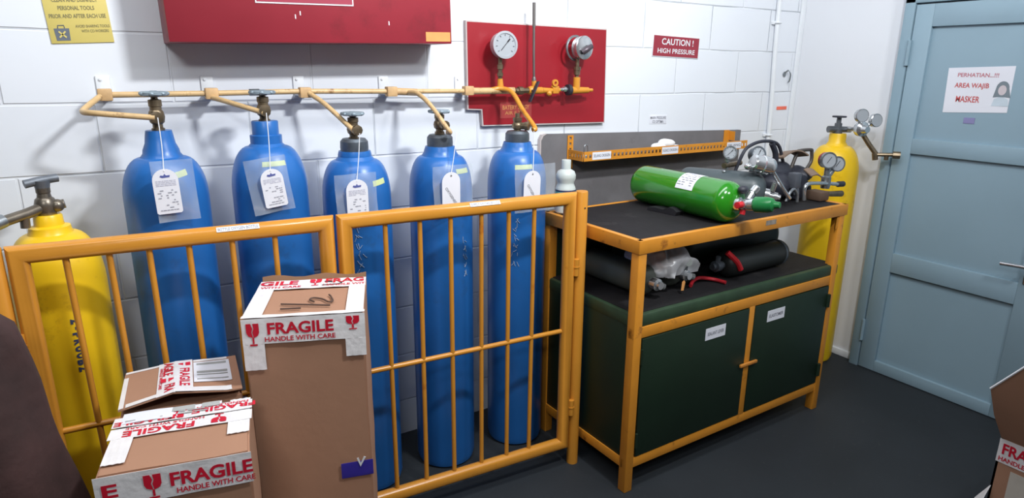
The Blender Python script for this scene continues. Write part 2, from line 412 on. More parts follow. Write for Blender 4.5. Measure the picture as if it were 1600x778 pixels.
# door notice
t = thing('paper_notice', 'white laminated notice with red lettering taped to the blue door', 'sign', (XD-.031, -.895, 1.285))
q = MB()
q.prism([(0, 0), (.245, .012), (.244, .197), (-.006, .188)], (XD-.0305, -.772, 1.288), (0, -1, 0), Z3, .001)
q.build('sheet', M['paper'], t)
u = V(0, -1, 0); ctr = V(XD-.0318, -.88, 1.385)
lt = MB(); text_into(lt, 'PERHATIAN...!!!', V(XD-.0317, -.885, 1.448), u, Z3, .155, .017, .02); lt.build('heading', mat('notice_heading_red', srgb(196, 120, 132), .6), t)
lt = Lines(mat('notice_red', srgb(196, 84, 84), .6), t); text_into(lt, 'AREA WAJIB', V(XD-.0317, -.868, 1.402), u, Z3, .132, .026, .02); text_into(lt, 'MASKER', V(XD-.0317, -.862, 1.348), u, Z3, .092, .026, .02)
fig = MB(); c0 = V(XD-.0317, -.985, 1.395)
fig.prism([(.024*math.cos(a)*1.0, .03*math.sin(a)) for a in [i*PI/10 for i in range(0, 11)]]+[(-.03, -.036), (-.014, -.034), (.014, -.034), (.034, -.036)], c0, u, Z3, .0004); fig.build('hair_picture', M['sign_grey'], t)
fig = MB(); fig.prism([(.015*math.cos(a), .02*math.sin(a)) for a in [i*PI/9 for i in range(18)]], c0+V(-.0005, 0, -.006), u, Z3, .0004); fig.build('face_picture', M['sign_skin'], t)
fig = MB(); fig.prism([(-.03, -.07), (.032, -.07), (.026, -.042), (.008, -.034), (-.008, -.034), (-.024, -.042)], c0+V(-.0003, 0, 0), u, Z3, .0004); fig.build('shoulder_picture', M['sign_mask'], t)
o = MB().box((XD-.0318, -.905, 1.247), (XD-.0304, -.862, 1.272)).build('faded_sticker', M['purple']); tag(o, 'small faded purple sticker on the blue door under the notice', 'sticker')

# conduit, hook and warning tape near the corner
t = thing('wall_conduit', 'thin white vertical conduit pipe fixed to the block wall near the corner', 'pipe', (2.965, -.012, 0))
MB().tube([(2.945, -.016, 2.6), (2.955, -.016, 1.7), (2.985, -.016, 1.1), (2.985, -.016, .05)], .012, 14, 4).build('pipe', M['white_paint'], t)
for x, z in ((2.955, 1.69), (2.982, 1.13)):
    MB().box((x-.028, -.012, z-.008), (x+.028, -.001, z+.008), .002).tube([(x-.014, -.01, z), (x-.012, -.03, z), (x+.012, -.03, z), (x+.014, -.01, z)], .004, 8, 3).build('clamp', M['white_paint'], t)
t = thing('wall_hook', 'small metal hook screwed to the white wall beside the conduit', 'hook', (3.09, -.002, 1.42))
MB().lathe([(.0, 0), (.013, .001), (.013, .004), (0, .006)], (3.075, -.001, 1.44), (0, -1, 0), 14).build('plate', M['steel'], t)
MB().tube([(3.075, -.005, 1.45), (3.085, -.02, 1.46), (3.09, -.028, 1.44), (3.092, -.025, 1.41), (3.1, -.012, 1.4)], .004, 8, 4).build('prong', M['steel'], t)
o = MB().box((3.045, -.003, 1.258), (3.125, -.001, 1.275)).build('warning_tape', M['orange_tape']); tag(o, 'short strip of orange-red tape stuck on the wall in the corner', 'tape')

# ================================================================== SIGNS ON THE BLOCK WALL
def wall_sign(name, label, cat, x0, x1, z0, z1, m, tilt=0, th=.003, Yw=-.0005):
    t = thing(name, label, cat, ((x0+x1)/2, Yw, z0))
    u = V(math.cos(tilt), 0, math.sin(tilt)); v = V(-math.sin(tilt), 0, math.cos(tilt))
    c = V((x0+x1)/2, Yw, (z0+z1)/2)
    MB().obox(c+V(0, -th/2, 0), u, V(0, -1, 0), v, (x1-x0, th, z1-z0), .0006).build('panel', m, t)
    def P(a, b): return c+u*a+v*b+V(0, -th-.0003, 0)
    return t, P, u, v
t, P, u, v = wall_sign('caution_sign', 'dark red CAUTION HIGH PRESSURE sign with white letters on block wall', 'sign', 2.132, 2.424, 1.512, 1.606, M['white_paint'], -.028)
MB().obox(P(0, 0), u, V(0, -1, 0), v, (.286, .001, .088)).build('red_field', M['sign_red'], t)
l = Lines(M['white_paint'], t); text_into(l, 'CAUTION !', P(.006, .02)+V(0, -.0006, 0), u, v, .2, .028, .015); text_into(l, 'HIGH PRESSURE', P(.002, -.02)+V(0, -.0006, 0), u, v, .235, .021, .012); l.build('lettering', M['white_paint'], t)

t, P, u, v = wall_sign('cleaning_sign', 'yellow CLEAN AND DISINFECT PERSONAL TOOLS sign on the block wall', 'sign', -.1, .05, 1.517, 1.72, M['sign_yellow'], .055)
l = Lines(mat('sign_grey_print', srgb(128, 122, 84), .6), t)
for s, b, wd, hh_ in (('CLEAN AND DISINFECT', .012, .108, .011), ('PERSONAL TOOLS', -.009, .086, .011), ('PRIOR AND AFTER EACH USE', -.03, .134, .011)): text_into(l, s, P(.0, b), u, v, wd, hh_, .02)
text_into(l, 'AVOID SHARING TOOLS', P(.03, -.057), u, v, .082, .0075, .01); text_into(l, 'WITH CO-WORKERS', P(.034, -.07), u, v, .066, .0075, .01)
b = MB(); b.prism([(-.016, -.02), (.016, -.02), (.018, .012), (-.018, .012)], P(-.045, -.074), u, v, .0004)
b.tube([P(-.053, -.061), P(-.052, -.054), P(-.038, -.054), P(-.037, -.061)], .0014, 6).build('tool_bag_picture', mat('sign_slate', srgb(100, 108, 120), .6), t)
b = MB(); b.bar(P(-.053, -.086)+V(0, -.001, 0), P(-.037, -.07)+V(0, -.001, 0), .004, .0006, (0, 1, 0)); b.bar(P(-.037, -.086)+V(0, -.001, 0), P(-.053, -.07)+V(0, -.001, 0), .004, .0006, (0, 1, 0)); b.build('tools_picture', M['sign_yellow'], t)

t, P, u, v = wall_sign('pressure_label', 'small white two-line label on the wall above the grey backboard', 'label', 2.142, 2.25, 1.214, 1.256, M['paper'], -.02, .001)
l = Lines(M['grey_ink'], t); text_into(l, 'MAIN PRESSURE', P(0, .008), u, v, .098, .013, .01); text_into(l, 'O2 OPTIMA', P(0, -.01), u, v, .07, .013, .01); l.build('lettering', M['grey_ink'], t)

# red cabinet
t = thing('wall_cabinet', 'wide shallow red metal cabinet hanging high on the block wall', 'cabinet', (.616, 0, 1.529))
tl = .02; u = V(math.cos(tl), 0, math.sin(tl)); v = V(-math.sin(tl), 0, math.cos(tl)); c = V(.616, -.085, 1.529)
MB().obox(c+v*.3+V(0, .0, 0), u, V(0, -1, 0), v, (.868, .1695, .6), .003).build('body', M['red'], t)
def CP(a, b): return c+u*a+v*b+V(0, -.0852, 0)
MB().obox(CP(-.05, .235), u, V(0, -1, 0), v, (.292, .003, .25)).build('label_plate', M['white_paint'], t)
MB().obox(CP(-.05, .235)+V(0, -.0016, 0), u, V(0, -1, 0), v, (.285, .0015, .242)).build('plate_field', M['red_dark'], t)
MB().obox(CP(.383, .022), u, V(0, -1, 0), v, (.09, .001, .03)).build('tan_sticker', M['tan_sticker'], t)
for a, b_ in ((-.085, .075), (-.07, .085), (.21, .062), (-.26, .13)):
    MB().obox(CP(a, b_), u, V(0, -1, 0), v, (.003, .0006, .012)).build('paint_chip', M['white_paint'], t)

# red gauge board with a notch
t = thing('gauge_board', 'flat red board with a notched lower left corner behind the gauges', 'board', (1.52, 0, 1.24))
poly = [(1.252, 1.24), (1.862, 1.232), (1.852, 1.622), (1.183, 1.628), (1.187, 1.304), (1.247, 1.301)]
MB().prism([(a, b) for a, b in poly], (0, -.001, 0), X3, Z3, .018).build('panel', M['edge'], t)
ins = [(1.257, 1.245), (1.857, 1.237), (1.848, 1.617), (1.188, 1.623), (1.192, 1.309), (1.252, 1.306)]
MB().prism(ins, (0, -.019, 0), X3, Z3, .0012).build('red_face', M['board_red'], t)
pl = MB(); pl.box((1.33, -.0213, 1.268), (1.478, -.0202, 1.33)); pl.build('name_plate', mat('faded_red_plate', srgb(168, 62, 60), .5), t)
l = Lines(mat('faded_orange_print', srgb(206, 140, 84), .6), t); text_into(l, 'BATERY ANGY', V(1.404, -.0214, 1.309), X3, Z3, .125, .017, .02); text_into(l, 'AIR F T', V(1.39, -.0214, 1.288), X3, Z3, .075, .013, .015)

# ================================================================== GAS MANIFOLD
YM = -.075; ZM = 1.378
t = thing('gas_manifold', 'yellowed gas header pipe with five branch tubes running along the wall above the blue cylinders', 'pipe', (.6, -.075, 1.378))
hp = MB(); hp.tube([(.0, YM, ZM-.001), (.28, YM, ZM), (.56, YM, ZM+.003), (.86, YM, ZM), (1.16, YM, ZM-.002)], .0085, 14, 4)
hp.build('header_pipe', M['tan_pipe'], t)
MB().tube([(.868, YM, ZM), (.955, YM-.002, ZM-.004)], .0125, 14).build('thick_sleeve', M['tan_block'], t)
MB().tube([(.395, YM, ZM+.0015), (.425, YM, ZM+.0018)], .0105, 12).build('union_nut', M['steel'], t)
for x in (.012, .287, .565, .86, 1.16):
    b = MB(); b.box((x-.018, YM-.016, ZM-.017), (x+.018, YM+.016, ZM+.016), .003); bk = b.build('tee_block', M['tan_block'], t)
    b = MB(); b.box((x-.016, YM+.014, ZM-.012), (x+.016, -.0005, ZM-.004), .001).box((x-.018, -.006, ZM-.02), (x+.018, -.0005, ZM+.05), .002)
    b.lathe([(.004, 0), (.004, .004), (0, .005)], (x-.006, -.006, ZM+.04), (0, -1, 0), 8).build('bracket', M['white_paint'], bk)
pig = [[(.0, YM-.01, ZM-.004), (-.03, -.13, 1.352), (-.045, -.17, 1.338), (-.02, -.21, 1.336), (.06, -.232, 1.328), (.118, -.24, 1.322)],
       [(.287, YM-.012, ZM-.012), (.33, -.16, 1.352), (.4, -.24, 1.327)],
       [(.575, YM-.012, ZM-.002), (.61, -.15, 1.34), (.668, -.258, 1.258)],
       [(.92, YM-.008, ZM-.004), (.93, -.14, 1.372), (.94, -.22, 1.338), (.962, -.29, 1.272), (.974, -.298, 1.252), (.976, -.275, 1.25)],
       [(1.25, YM, ZM), (1.295, -.085, 1.384), (1.322, -.125, 1.37), (1.322, -.2, 1.31), (1.33, -.27, 1.252), (1.318, -.275, 1.244)]]
for i, p in enumerate(pig):
    MB().tube(p, .0078 if i < 4 else .009, 12, 6).build('branch_tube', M['tan_pipe'] if i < 4 else M['orange'], t)
og = M['orange']
MB().tube([(1.16, YM, ZM-.002), (1.36, YM, ZM-.002)], .0125, 14).build('board_pipe', M['tan_pipe'], t)
MB().tube([(1.30, YM, ZM), (1.298, YM, ZM+.042)], [.014, .010], 12).build('gauge_tee', og, t)
MB().lathe([(.011, 0), (.011, .012), (.016, .014), (.016, .034), (.011, .036), (.011, .06)], (1.365, YM, ZM-.003), X3, 8).build('union_fitting', M['brass'], t)
vb = MB(); vb.tube([(1.425, YM, ZM-.003), (1.49, YM, ZM-.003)], .0135, 12).tube([(1.455, YM, ZM), (1.452, YM, ZM+.034)], [.013, .009], 12).ball((1.44, YM, ZM-.002), .017)
vv = vb.build('ball_valve', og, t)
MB().bar((1.412, YM-.032, 1.334), (1.455, YM-.026, 1.41), .005, .018, (0, 1, 0), .001).tube([(1.436, YM-.012, 1.375), (1.436, YM-.03, 1.375)], .005, 8).build('valve_lever', M['black'], vv)
MB().tube([(1.492, YM, ZM-.003), (1.535, YM, ZM-.003), (1.575, YM, ZM-.002)], [.012, .009, .009], 12).ball((1.522, YM-.004, ZM-.014), .012).build('outlet_pipe', og, t)
br = MB(); br.box((1.538, YM-.01, ZM-.016), (1.568, YM+.01, ZM+.014), .003).lathe([(.014, 0), (.014, .008), (.006, .0082), (.006, 0)], (1.546, YM-.006, ZM+.026), (0, -1, 0), 16, False).box((1.534, YM-.008, ZM+.008), (1.558, YM+.004, ZM+.016), .002)
br.build('lug_fitting', og, t)
MB().lathe([(.007, 0), (.007, .02), (.011, .021), (.011, .034), (.007, .036), (.007, .05)], (1.572, YM, ZM), X3, 8).build('hex_nut', M['chrome'], t)
MB().lathe([(.008, 0), (.022, .001), (.022, .016), (.008, .017)], (1.612, YM, ZM-.002), X3, 16).build('black_collar', M['black'], t)
el = MB(); el.tube([(1.635, YM, ZM-.004), (1.72, YM, ZM-.004)], [.015, .012], 14).tube([(1.66, YM, ZM-.004), (1.66, YM, ZM+.048)], .0145, 14).tube([(1.72, YM, ZM-.004), (1.742, YM, ZM-.004)], .007, 10)
el.build('elbow', og, t)
MB().tube([(1.449, YM+.004, 1.70), (1.45, YM+.002, 1.52), (1.452, YM, 1.412)], .0048, 10, 4).tube([(1.449, YM+.004, 1.70), (1.4495, YM+.003, 1.61)], .0065, 10).lathe([(.009, 0), (.009, .01), (.006, .022)], (1.452, YM, 1.405), Z3, 8).build('vent_tube', mat('dark_tube_metal', srgb(112, 108, 106), .4, .5), t)

def gauge(name, label, c, d, R, depth, stem=None, m_case=None, dial=True, needle=.9, tip=False, group=None, stem_m=None):
    """pressure gauge; c centre of dial face, d facing direction"""
    d = Vector(d).normalized(); c = Vector(c)
    t = thing(name, label, 'gauge', c-d*depth, group) if label else None
    u = Z3.cross(d).normalized(); v = d.cross(u)
    def bd(mb, n, m, par): return mb.build(n, m, par)
    par = t
    mc = m_case or M['chrome']
    bd(MB().lathe([(0, 0), (R*.9, 0), (R, .006), (R, depth-.004), (R*1.06, depth-.004), (R*1.06, depth+.003), (R*.88, depth+.003), (R*.88, depth-.001)], c-d*depth, d, 32, False), 'case', mc, par)
    bd(MB().lathe([(0, 0), (R*.9, 0), (R*.9, .001), (0, .001)], c-d*.001, d, 32, False), 'dial', M['dial'], par)
    nd = MB()
    a = needle; dirv = u*math.cos(a)+v*math.sin(a)
    nd.bar(c+d*.002-dirv*R*.55, c+d*.002+dirv*R*.6, R*.05, .0008, d); nd.bar(c+d*.002+dirv*R*.3, c+d*.002+dirv*R*.62, R*.11, .0008, d)
    for i in range(9):
        aa = -.7+i*(PI+1.4)/8; q = u*math.cos(aa)+v*math.sin(aa)
        nd.bar(c+d*.0012+q*R*.68, c+d*.0012+q*R*.8, R*.04, .0004, d)
    bd(nd, 'needle', M['ink'], par)
    return t
g1 = gauge('pressure_gauge', 'round chrome pressure gauge with tilted needle on left side of red board', (1.305, -.1, 1.542), (-.12, -1, .05), .047, .04, needle=.85, m_case=M['rim'])
MB().lathe([(.008, 0), (.008, .008), (.0115, .009), (.0115, .022), (.008, .023), (.008, .034), (.0115, .035), (.0115, .052), (.008, .053), (.008, .08)], (1.298, YM, ZM+.042), Z3, 10).build('stem', M['brass'], g1)
# second gauge: back of a chrome case with clamps
t2 = thing('pressure_gauge', 'shiny chrome gauge seen from behind with knob, right side of red board', 'gauge', (1.66, -.075, 1.43))
c = V(1.672, -.1, 1.54); d = V(.1, -1, .02).normalized()
MB().lathe([(0, 0), (.04, 0), (.044, .005), (.044, .018), (.04, .02), (.04, .024), (.046, .026), (.046, .034), (.042, .036), (.03, .037), (.012, .042), (0, .042)], c-d*.03, d, 36, False).build('case', M['chrome'], t2)
MB().tube([c+V(-.018, -.014, -.018), c+V(-.004, -.022, -.008), c+V(.022, -.022, .006)], [.012, .012, .010], 12, 3).build('knob', mat('dark_knob', srgb(86, 76, 84), .35, .3), t2)
MB().lathe([(.05, 0), (.05, .006), (.042, .006), (.042, 0)], c-d*.04+V(-.012, 0, 0), d, 32, False).build('clamp_ring', M['steel'], t2)
MB().lathe([(.008, 0), (.008, .012), (.013, .013), (.013, .03), (.015, .031), (.015, .044), (.008, .045), (.008, .075)], (1.66, YM, ZM+.044), Z3, 10).build('stem', M['brass'], t2)

# ================================================================== GAS CYLINDERS
def shoulder(r0, z0, R, z1, n=10):
    out = []
    for k in range(1, n+1):
        a = k/n*PI/2
        out.append((r0+(R-r0)*math.sin(a), z1+(z0-z1)*math.cos(a)))
    return out
def body_profile(R, zsh, neck):
    """neck: list (r,z) from top down to shoulder start"""
    prof = [(0, neck[0][1])]+list(neck)
    prof += shoulder(neck[-1][0], neck[-1][1], R, zsh)
    prof += [(R, .03), (R-.006, .008), (R-.018, 0), (0, 0)]
    return prof[::-1]
def valve_parts(t, x, y, z0, ztop, wheel=True, out=(0, -1, 0), wheel_m=None, s=1.0):
    """cylinder valve from neck top z0 to handwheel top"""
    H = ztop-z0
    bd = MB().lathe([(.017*s, 0), (.017*s, H*.1), (.013*s, H*.12), (.013*s, H*.2), (.0185*s, H*.25), (.021*s, H*.38), (.0185*s, H*.5), (.015*s, H*.54), (.015*s, H*.62), (.017*s, H*.63), (.017*s, H*.78), (.009*s, H*.8), (.008*s, H*(1 if not wheel else .9)), (0, H*(1 if not wheel else .9))], (x, y, z0), Z3, 16)
    o = Vector(out).normalized(); zc = z0+H*.38
    bd.lathe([(.013*s, 0), (.013*s, .03*s), (.016*s, .031*s), (.016*s, .044*s), (.01*s, .045*s)], V(x, y, zc), o, 10)
    b = bd.build('valve', M['brass'], t)
    if wheel:
        wl = MB().lathe([(0, 0), (.012, 0), (.014, .002), (.03, .003), (.0355, .006), (.0355, .012), (.03, .015), (.014, .013), (.008, .017), (0, .017)], (x, y, ztop-.017), Z3, 24)
        for k in range(7):
            a = 2*PI*k/7; wl.ball((x+.032*math.cos(a), y+.032*math.sin(a), ztop-.008), .0075, (1, 1, .8), 8)
        wl.build('handwheel', wheel_m or M['wheel'], b)
    return b
def curved_patch(mb, cx, cy, R, a0, a1, z0, z1, slope=0, nn=8, th=.0008):
    g = []
    for i in range(2):
        row = []
        for k in range(nn+1):
            a = a0+(a1-a0)*k/nn; z = (z0 if i == 0 else z1)+slope*(k/nn-.5)
            row.append((cx+R*math.cos(a), cy+R*math.sin(a), z))
        g.append(row)
    return mb.sheet(g, th)
RB = .1095
def shoulder_patch(mb, cx, cy, prof, a0, a1, z0, z1, slope=0, th=.001, nn=8, mm=4):
    """sticker following the cylinder's own profile"""
    pr = sorted([(z, r) for r, z in prof])
    def rad(z):
        for (za, ra), (zb, rb) in zip(pr, pr[1:]):
            if za <= z <= zb and zb > za: return ra+(rb-ra)*(z-za)/(zb-za)
        return pr[0][1]
    g = []
    for i in range(mm+1):
        row = []
        for k in range(nn+1):
            a = a0+(a1-a0)*k/nn; z = z0+(z1-z0)*i/mm+slope*(k/nn-.5); r = rad(z)+.0006
            row.append((cx+r*math.cos(a), cy+r*math.sin(a), z))
        g.append(row)
    return mb.sheet(g, th)
BL = [  # x, y, shoulder z, neck profile, neck kind, valve z0, top, wheel, outlet dir, sticker (angle0, angle1, z0, z1, slope), label
 (.125, -.2, 1.10, [(.033, 1.285), (.036, 1.268), (.0385, 1.25), (.046, 1.232), (.0475, 1.222), (.055, 1.212)], 'blue', 1.283, 1.392, True, (-.05, -1, 0), (-1.42, -1.02, 1.165, 1.181, .008), 'leftmost blue gas cylinder with a sloping blue cap under its valve'),
 (.408, -.2, 1.095, [(.036, 1.302), (.038, 1.299), (.038, 1.262), (.0455, 1.26), (.0455, 1.236), (.053, 1.228)], 'blue', 1.30, 1.392, True, (-.1, -1, 0), (-1.95, -1.25, 1.178, 1.192, .002), 'second blue gas cylinder from the left with a tall stepped blue cap'),
 (.672, -.218, 1.05, [(.05, 1.2), (.053, 1.188), (.053, 1.183), (.062, 1.172)], 'grey', 1.237, 1.324, True, (0, -1, 0), (-1.38, -.9, 1.1, 1.117, .006), 'middle blue gas cylinder with grey neck ring, third from the left'),
 (.971, -.224, 1.04, [(.05, 1.2), (.054, 1.188), (.056, 1.18), (.064, 1.168)], 'grey', 1.244, 1.324, True, (.06, -1, 0), (-1.45, -.85, 1.115, 1.131, .0), 'blue gas cylinder with a grey neck ring, second from the right'),
 (1.281, -.229, 1.04, [(.05, 1.2), (.054, 1.188), (.056, 1.18), (.064, 1.168)], 'grey', 1.234, 1.302, False, (.75, -1, 0), (-2.2, -1.55, 1.112, 1.128, .002), 'rightmost blue gas cylinder, its valve without a handwheel')]
PROFS = []
for (x, y, zs_, neck, kind, v0, vt, wh, od, st, lab) in BL:
    t = thing('gas_cylinder', lab, 'gas cylinder', (x, y, 0), 'blue gas cylinders behind the gate')
    pr = body_profile(RB, zs_, neck); PROFS.append(pr)
    MB().lathe(pr, (x, y, 0), Z3, 56, False).build('body', M['blue'], t)
    if kind == 'grey':
        MB().lathe([(.036, 1.19), (.043, 1.194), (.0445, 1.21), (.0435, 1.23), (.036, 1.239), (.0, 1.24)], (x, y, 0), Z3, 36).build('neck_ring', M['grey_ring'], t)
    valve_parts(t, x, y, v0-.004, vt, wh, od)
    sp = MB(); shoulder_patch(sp, x, y, pr, *st); sp.build('sticker', M['sticker'], t)
# stencilled white marks on three of them
def scribble(par, x, y, a, z0, z1, seed):
    rnd = random.Random(seed); mb = MB(); z = z1
    while z > z0:
        for k in range(3):
            aa = a+rnd.uniform(-.1, .1); h = rnd.uniform(.006, .02); z2 = z+rnd.uniform(-.008, .008)
            ab = aa+rnd.uniform(-.12, .12)
            R = RB+.0012
            mb.tube([(x+R*math.cos(aa), y+R*math.sin(aa), z2), (x+R*math.cos((aa+ab)/2), y+R*math.sin((aa+ab)/2), z2-h*.6), (x+R*math.cos(ab), y+R*math.sin(ab), z2-h)], .0011, 5)
        z -= .03
    mb.build('stencil_marks', mat('stencil_grey', srgb(150, 170, 196), .6), par)
cyls = [o for o in COL.objects if o.name.startswith('gas_cylinder')]
scribble(cyls[3], .971, -.224, -1.25, .74, .89, 3); scribble(cyls[4], 1.281, -.229, -2.15, .76, .93, 5); scribble(cyls[2], .672, -.218, -1.9, .8, .98, 8)

# hanging inspection tags: card, print, string, clear sleeve
def insp_tag(label, top, c_top, wd, ht, tilt, y, sleeve, face, seed):
    y -= .012
    t = thing('inspection_tag', label, 'tag', (c_top[0], y, c_top[1]-ht), 'white tags hung on the cylinder valves')
    u = V(math.cos(tilt), 0, math.sin(tilt)); v = V(-math.sin(tilt), -.05, math.cos(tilt)).normalized(); o = V(c_top[0], y, c_top[1])
    r = wd/2
    poly = [(-r, -ht+.004), (-r+.004, -ht), (r-.004, -ht), (r, -ht+.004)]+[(r*math.cos(a), -r+r*math.sin(a)) for a in [i*PI/12 for i in range(13)]]
    MB().prism(poly, o, u, v, .0012).build('card', M['tag_card'], t)
    n = u.cross(v); c = o+n*.0014
    MB().tube([Vector(top), Vector(top)*.5+(o-v*.006)*.5+V(.002, 0, 0), o-v*.006+n*.002], .0013, 6, 3).build('string', M['string'], t)
    p = MB()
    if face == 'print':
        dashes(p, c-v*(ht*.68), u, v, 8, wd*.74, ht*.055, .4, seed); dashes(p, c-v*(ht*.93), u, v, 1, wd*.7, ht*.05, 1, seed)
        p.build('fine_print', mat('fine_print_grey', srgb(158, 160, 172), .7), t)
        p = MB(); p.prism([(-wd*.2, 0), (-wd*.16, wd*.07), (-wd*.05, wd*.05), (0, wd*.13), (wd*.05, wd*.05), (wd*.2, wd*.06), (wd*.18, -wd*.03), (-wd*.1, -wd*.05)], c-v*(ht*.17), u, v, .0003).build('emblem', mat('emblem_blue', srgb(86, 96, 160), .6), t)
        p = MB(); dashes(p, c-v*(ht*.32), u, v, 4, wd*.78, ht*.035, .95, seed+3); p.build('pale_print', mat('pale_print', srgb(186, 188, 206), .7), t)
    else:
        a = -1.0; uu = u*math.cos(a)+v*math.sin(a); vv_ = -u*math.sin(a)+v*math.cos(a)
        text_into(p, 'OXYGENESS', c-v*(ht*.62), uu, vv_, ht*.55, wd*.13, .015); p.build('handwriting', M['grey_ink'], t)
        MB().lathe([(.002, 0), (.003, .0005), (.002, .001)], c-v*.012, n, 10).build('eyelet', M['steel'], t)
    if sleeve:
        g = [[o+u*a+v*b+V(0, .011+.003*math.sin(a*60+b*40)+.05*b, 0) for a in [sleeve[0]+(sleeve[1]-sleeve[0])*k/6 for k in range(7)]] for b in [sleeve[2]+(sleeve[3]-sleeve[2])*k/6 for k in range(7)]]
        MB().sheet(g, .0006).build('plastic_sleeve', M['sleeve'], t)
    return t
insp_tag('printed white tag on a long string on the leftmost blue cylinder', (.122, -.285, 1.325), (.116, 1.196), .062, .121, .03, -.325, (-.03, .072, -.145, .02), 'print', 1)
insp_tag('tilted printed white tag in clear sleeve on second blue cylinder from left', (.398, -.285, 1.33), (.383, 1.177), .063, .112, .12, -.325, (-.065, .05, -.128, .032), 'print', 2)
insp_tag('printed white tag on the middle blue cylinder, its foot behind the gate rail', (.664, -.3, 1.262), (.628, 1.13), .068, .13, .02, -.342, (-.064, .066, -.15, .016), 'print', 3)
insp_tag('white tag with slanting handwriting on second blue cylinder from right', (.992, -.31, 1.252), (.944, 1.13), .066, .13, .02, -.348, (-.06, .085, -.15, .02), 'hand', 4)
insp_tag('white tag with slanting handwriting on the rightmost blue cylinder', (1.3, -.31, 1.244), (1.262, 1.112), .07, .125, 0, -.352, (-.065, .105, -.15, .02), 'hand', 5)

# yellow cylinders
nk = [(.03, 1.078), (.0325, 1.074), (.034, 1.05), (.047, 1.046), (.049, 1.034), (.052, 1.028)]
t = thing('gas_cylinder', 'yellow gas cylinder at far left behind the gate, blue lettering down its side', 'gas cylinder', (-.16, -.2, 0))
pY = body_profile(RB, .89, nk)
MB().lathe(pY, (-.16, -.2, 0), Z3, 56, False).build('body', M['yellow'], t)
vl = MB(); vl.lathe([(.02, 0), (.024, .012), (.026, .03), (.022, .045), (.0165, .05), (.015, .06), (.0165, .062), (.0165, .078), (0, .078)], (-.16, -.2, 1.074), Z3, 18)
vl.tube([(-.16, -.2, 1.1), (-.2, -.235, 1.09), (-.27, -.29, 1.078)], .014, 12).ball((-.135, -.205, 1.1), .017)
vl.tube([(-.205, -.24, 1.09), (-.207, -.24, 1.055)], .011, 12).tube([(-.135, -.2, 1.1), (-.118, -.2, 1.103)], .012, 12)
vb_ = vl.build('valve', mat('tarnished_valve', srgb(120, 112, 100), .35, .7, .2, 30), t)
MB().tube([(-.196, -.212, 1.162), (-.16, -.2, 1.168), (-.124, -.19, 1.171)], .011, 12).tube([(-.16, -.2, 1.145), (-.16, -.2, 1.168)], [.016, .02], 14).build('tee_handle', mat('grey_handle', srgb(110, 116, 124), .45, .4, .15, 30), vb_)
MB().tube([(-.245, -.27, 1.084), (-.3, -.315, 1.07), (-.36, -.36, 1.05)], [.017, .02, .02], 14).build('hose_end', M['steel'], vb_)
tx = MB()
# letters run down the side, each turned on its back
lets = 'Z-PRUOBZ'
for i, chh in enumerate(lets):
    a = -1.34; zc = .808-.0195*i; R = RB+.0006
    n = V(math.cos(a), math.sin(a), 0); tang = V(-math.sin(a), math.cos(a), 0)
    if chh == '-': tx.obox(V(-.16, -.2, zc)+n*R, tang, Z3, n, (.006, .008, .0006)); continue
    text_into(tx, chh, V(-.16, -.2, zc)+n*R, -Z3, tang, .016, .022, .07)
tx.build('lettering', mat('blue_grey_stencil', srgb(52, 62, 92), .6), t)

nk = [(.036, 1.168), (.0385, 1.16), (.0385, 1.128), (.045, 1.118), (.05, 1.11)]
xr, yr = 3.03, -.375
t = thing('gas_cylinder', 'tall yellow gas cylinder standing in the corner beside the blue door', 'gas cylinder', (xr, yr, 0))
MB().lathe(body_profile(.1145, .965, nk), (xr, yr, 0), Z3, 56, False).build('body', M['yellow'], t)
vl = MB(); vl.lathe([(.022, 0), (.022, .02), (.017, .022), (.017, .05), (.011, .052), (.011, .078), (0, .078)], (xr-.008, yr, 1.166), Z3, 16)
vl.tube([(xr-.055, yr+.02, 1.188), (xr+.05, yr-.03, 1.186)], [.016, .014], 12)
vb_ = vl.build('valve', mat('dark_valve_metal', srgb(104, 108, 112), .4, .6, .15, 30), t)
MB().lathe([(0, 0), (.032, .001), (.032, .008), (0, .009)], (xr-.008, yr, 1.243), Z3, 20).build('handwheel', M['black'], vb_)
t = thing('gas_regulator', 'twin-gauge gas regulator with drooping outlet on the corner yellow cylinder', 'regulator', (xr+.03, yr-.1, 1.19))
rg = MB(); rg.lathe([(0, 0), (.03, .002), (.034, .01), (.034, .03), (.02, .038), (.014, .06), (0, .06)], (xr-.03, yr-.115, 1.2), (-.35, -1, 0), 22)
rg.tube([(xr+.03, yr-.025, 1.187), (xr-.02, yr-.1, 1.198)], .011, 10).tube([(xr-.03, yr-.12, 1.21), (xr-.035, yr-.12, 1.24)], .009, 8).tube([(xr-.01, yr-.13, 1.205), (xr+.01, yr-.14, 1.222)], .009, 8)
rgb_ = rg.build('regulator_body', M['chrome'], t)
for (c, d) in (((xr-.045, yr-.135, 1.262), (-.6, -1, .1)), ((xr+.025, yr-.165, 1.24), (-.4, -1, .1))):
    c = V(*c); d = V(*d).normalized()
    p = MB().lathe([(0, 0), (.028, 0), (.031, .004), (.031, .022), (.028, .025), (.027, .022)], c-d*.022, d, 24, False).build('gauge', M['chrome'], rgb_)
    MB().lathe([(0, 0), (.027, 0), (.027, .001), (0, .001)], c, d, 24, False).build('gauge_dial', M['dial'], t)
MB().tube([(xr-.02, yr-.13, 1.18), (xr+.0, yr-.16, 1.13), (xr+.02, yr-.19, 1.085)], .011, 12).tube([(xr+.015, yr-.185, 1.09), (xr+.018, yr-.19, 1.06)], .013, 10).tube([(xr+.018, yr-.19, 1.085), (xr+.06, yr-.25, 1.088)], .009, 10).tube([(xr+.045, yr-.225, 1.085), (xr+.045, yr-.225, 1.062)], .01, 10).tube([(xr+.058, yr-.245, 1.087), (xr+.075, yr-.27, 1.087)], .017, 10).build('outlet_pipe', M['brass'], t)

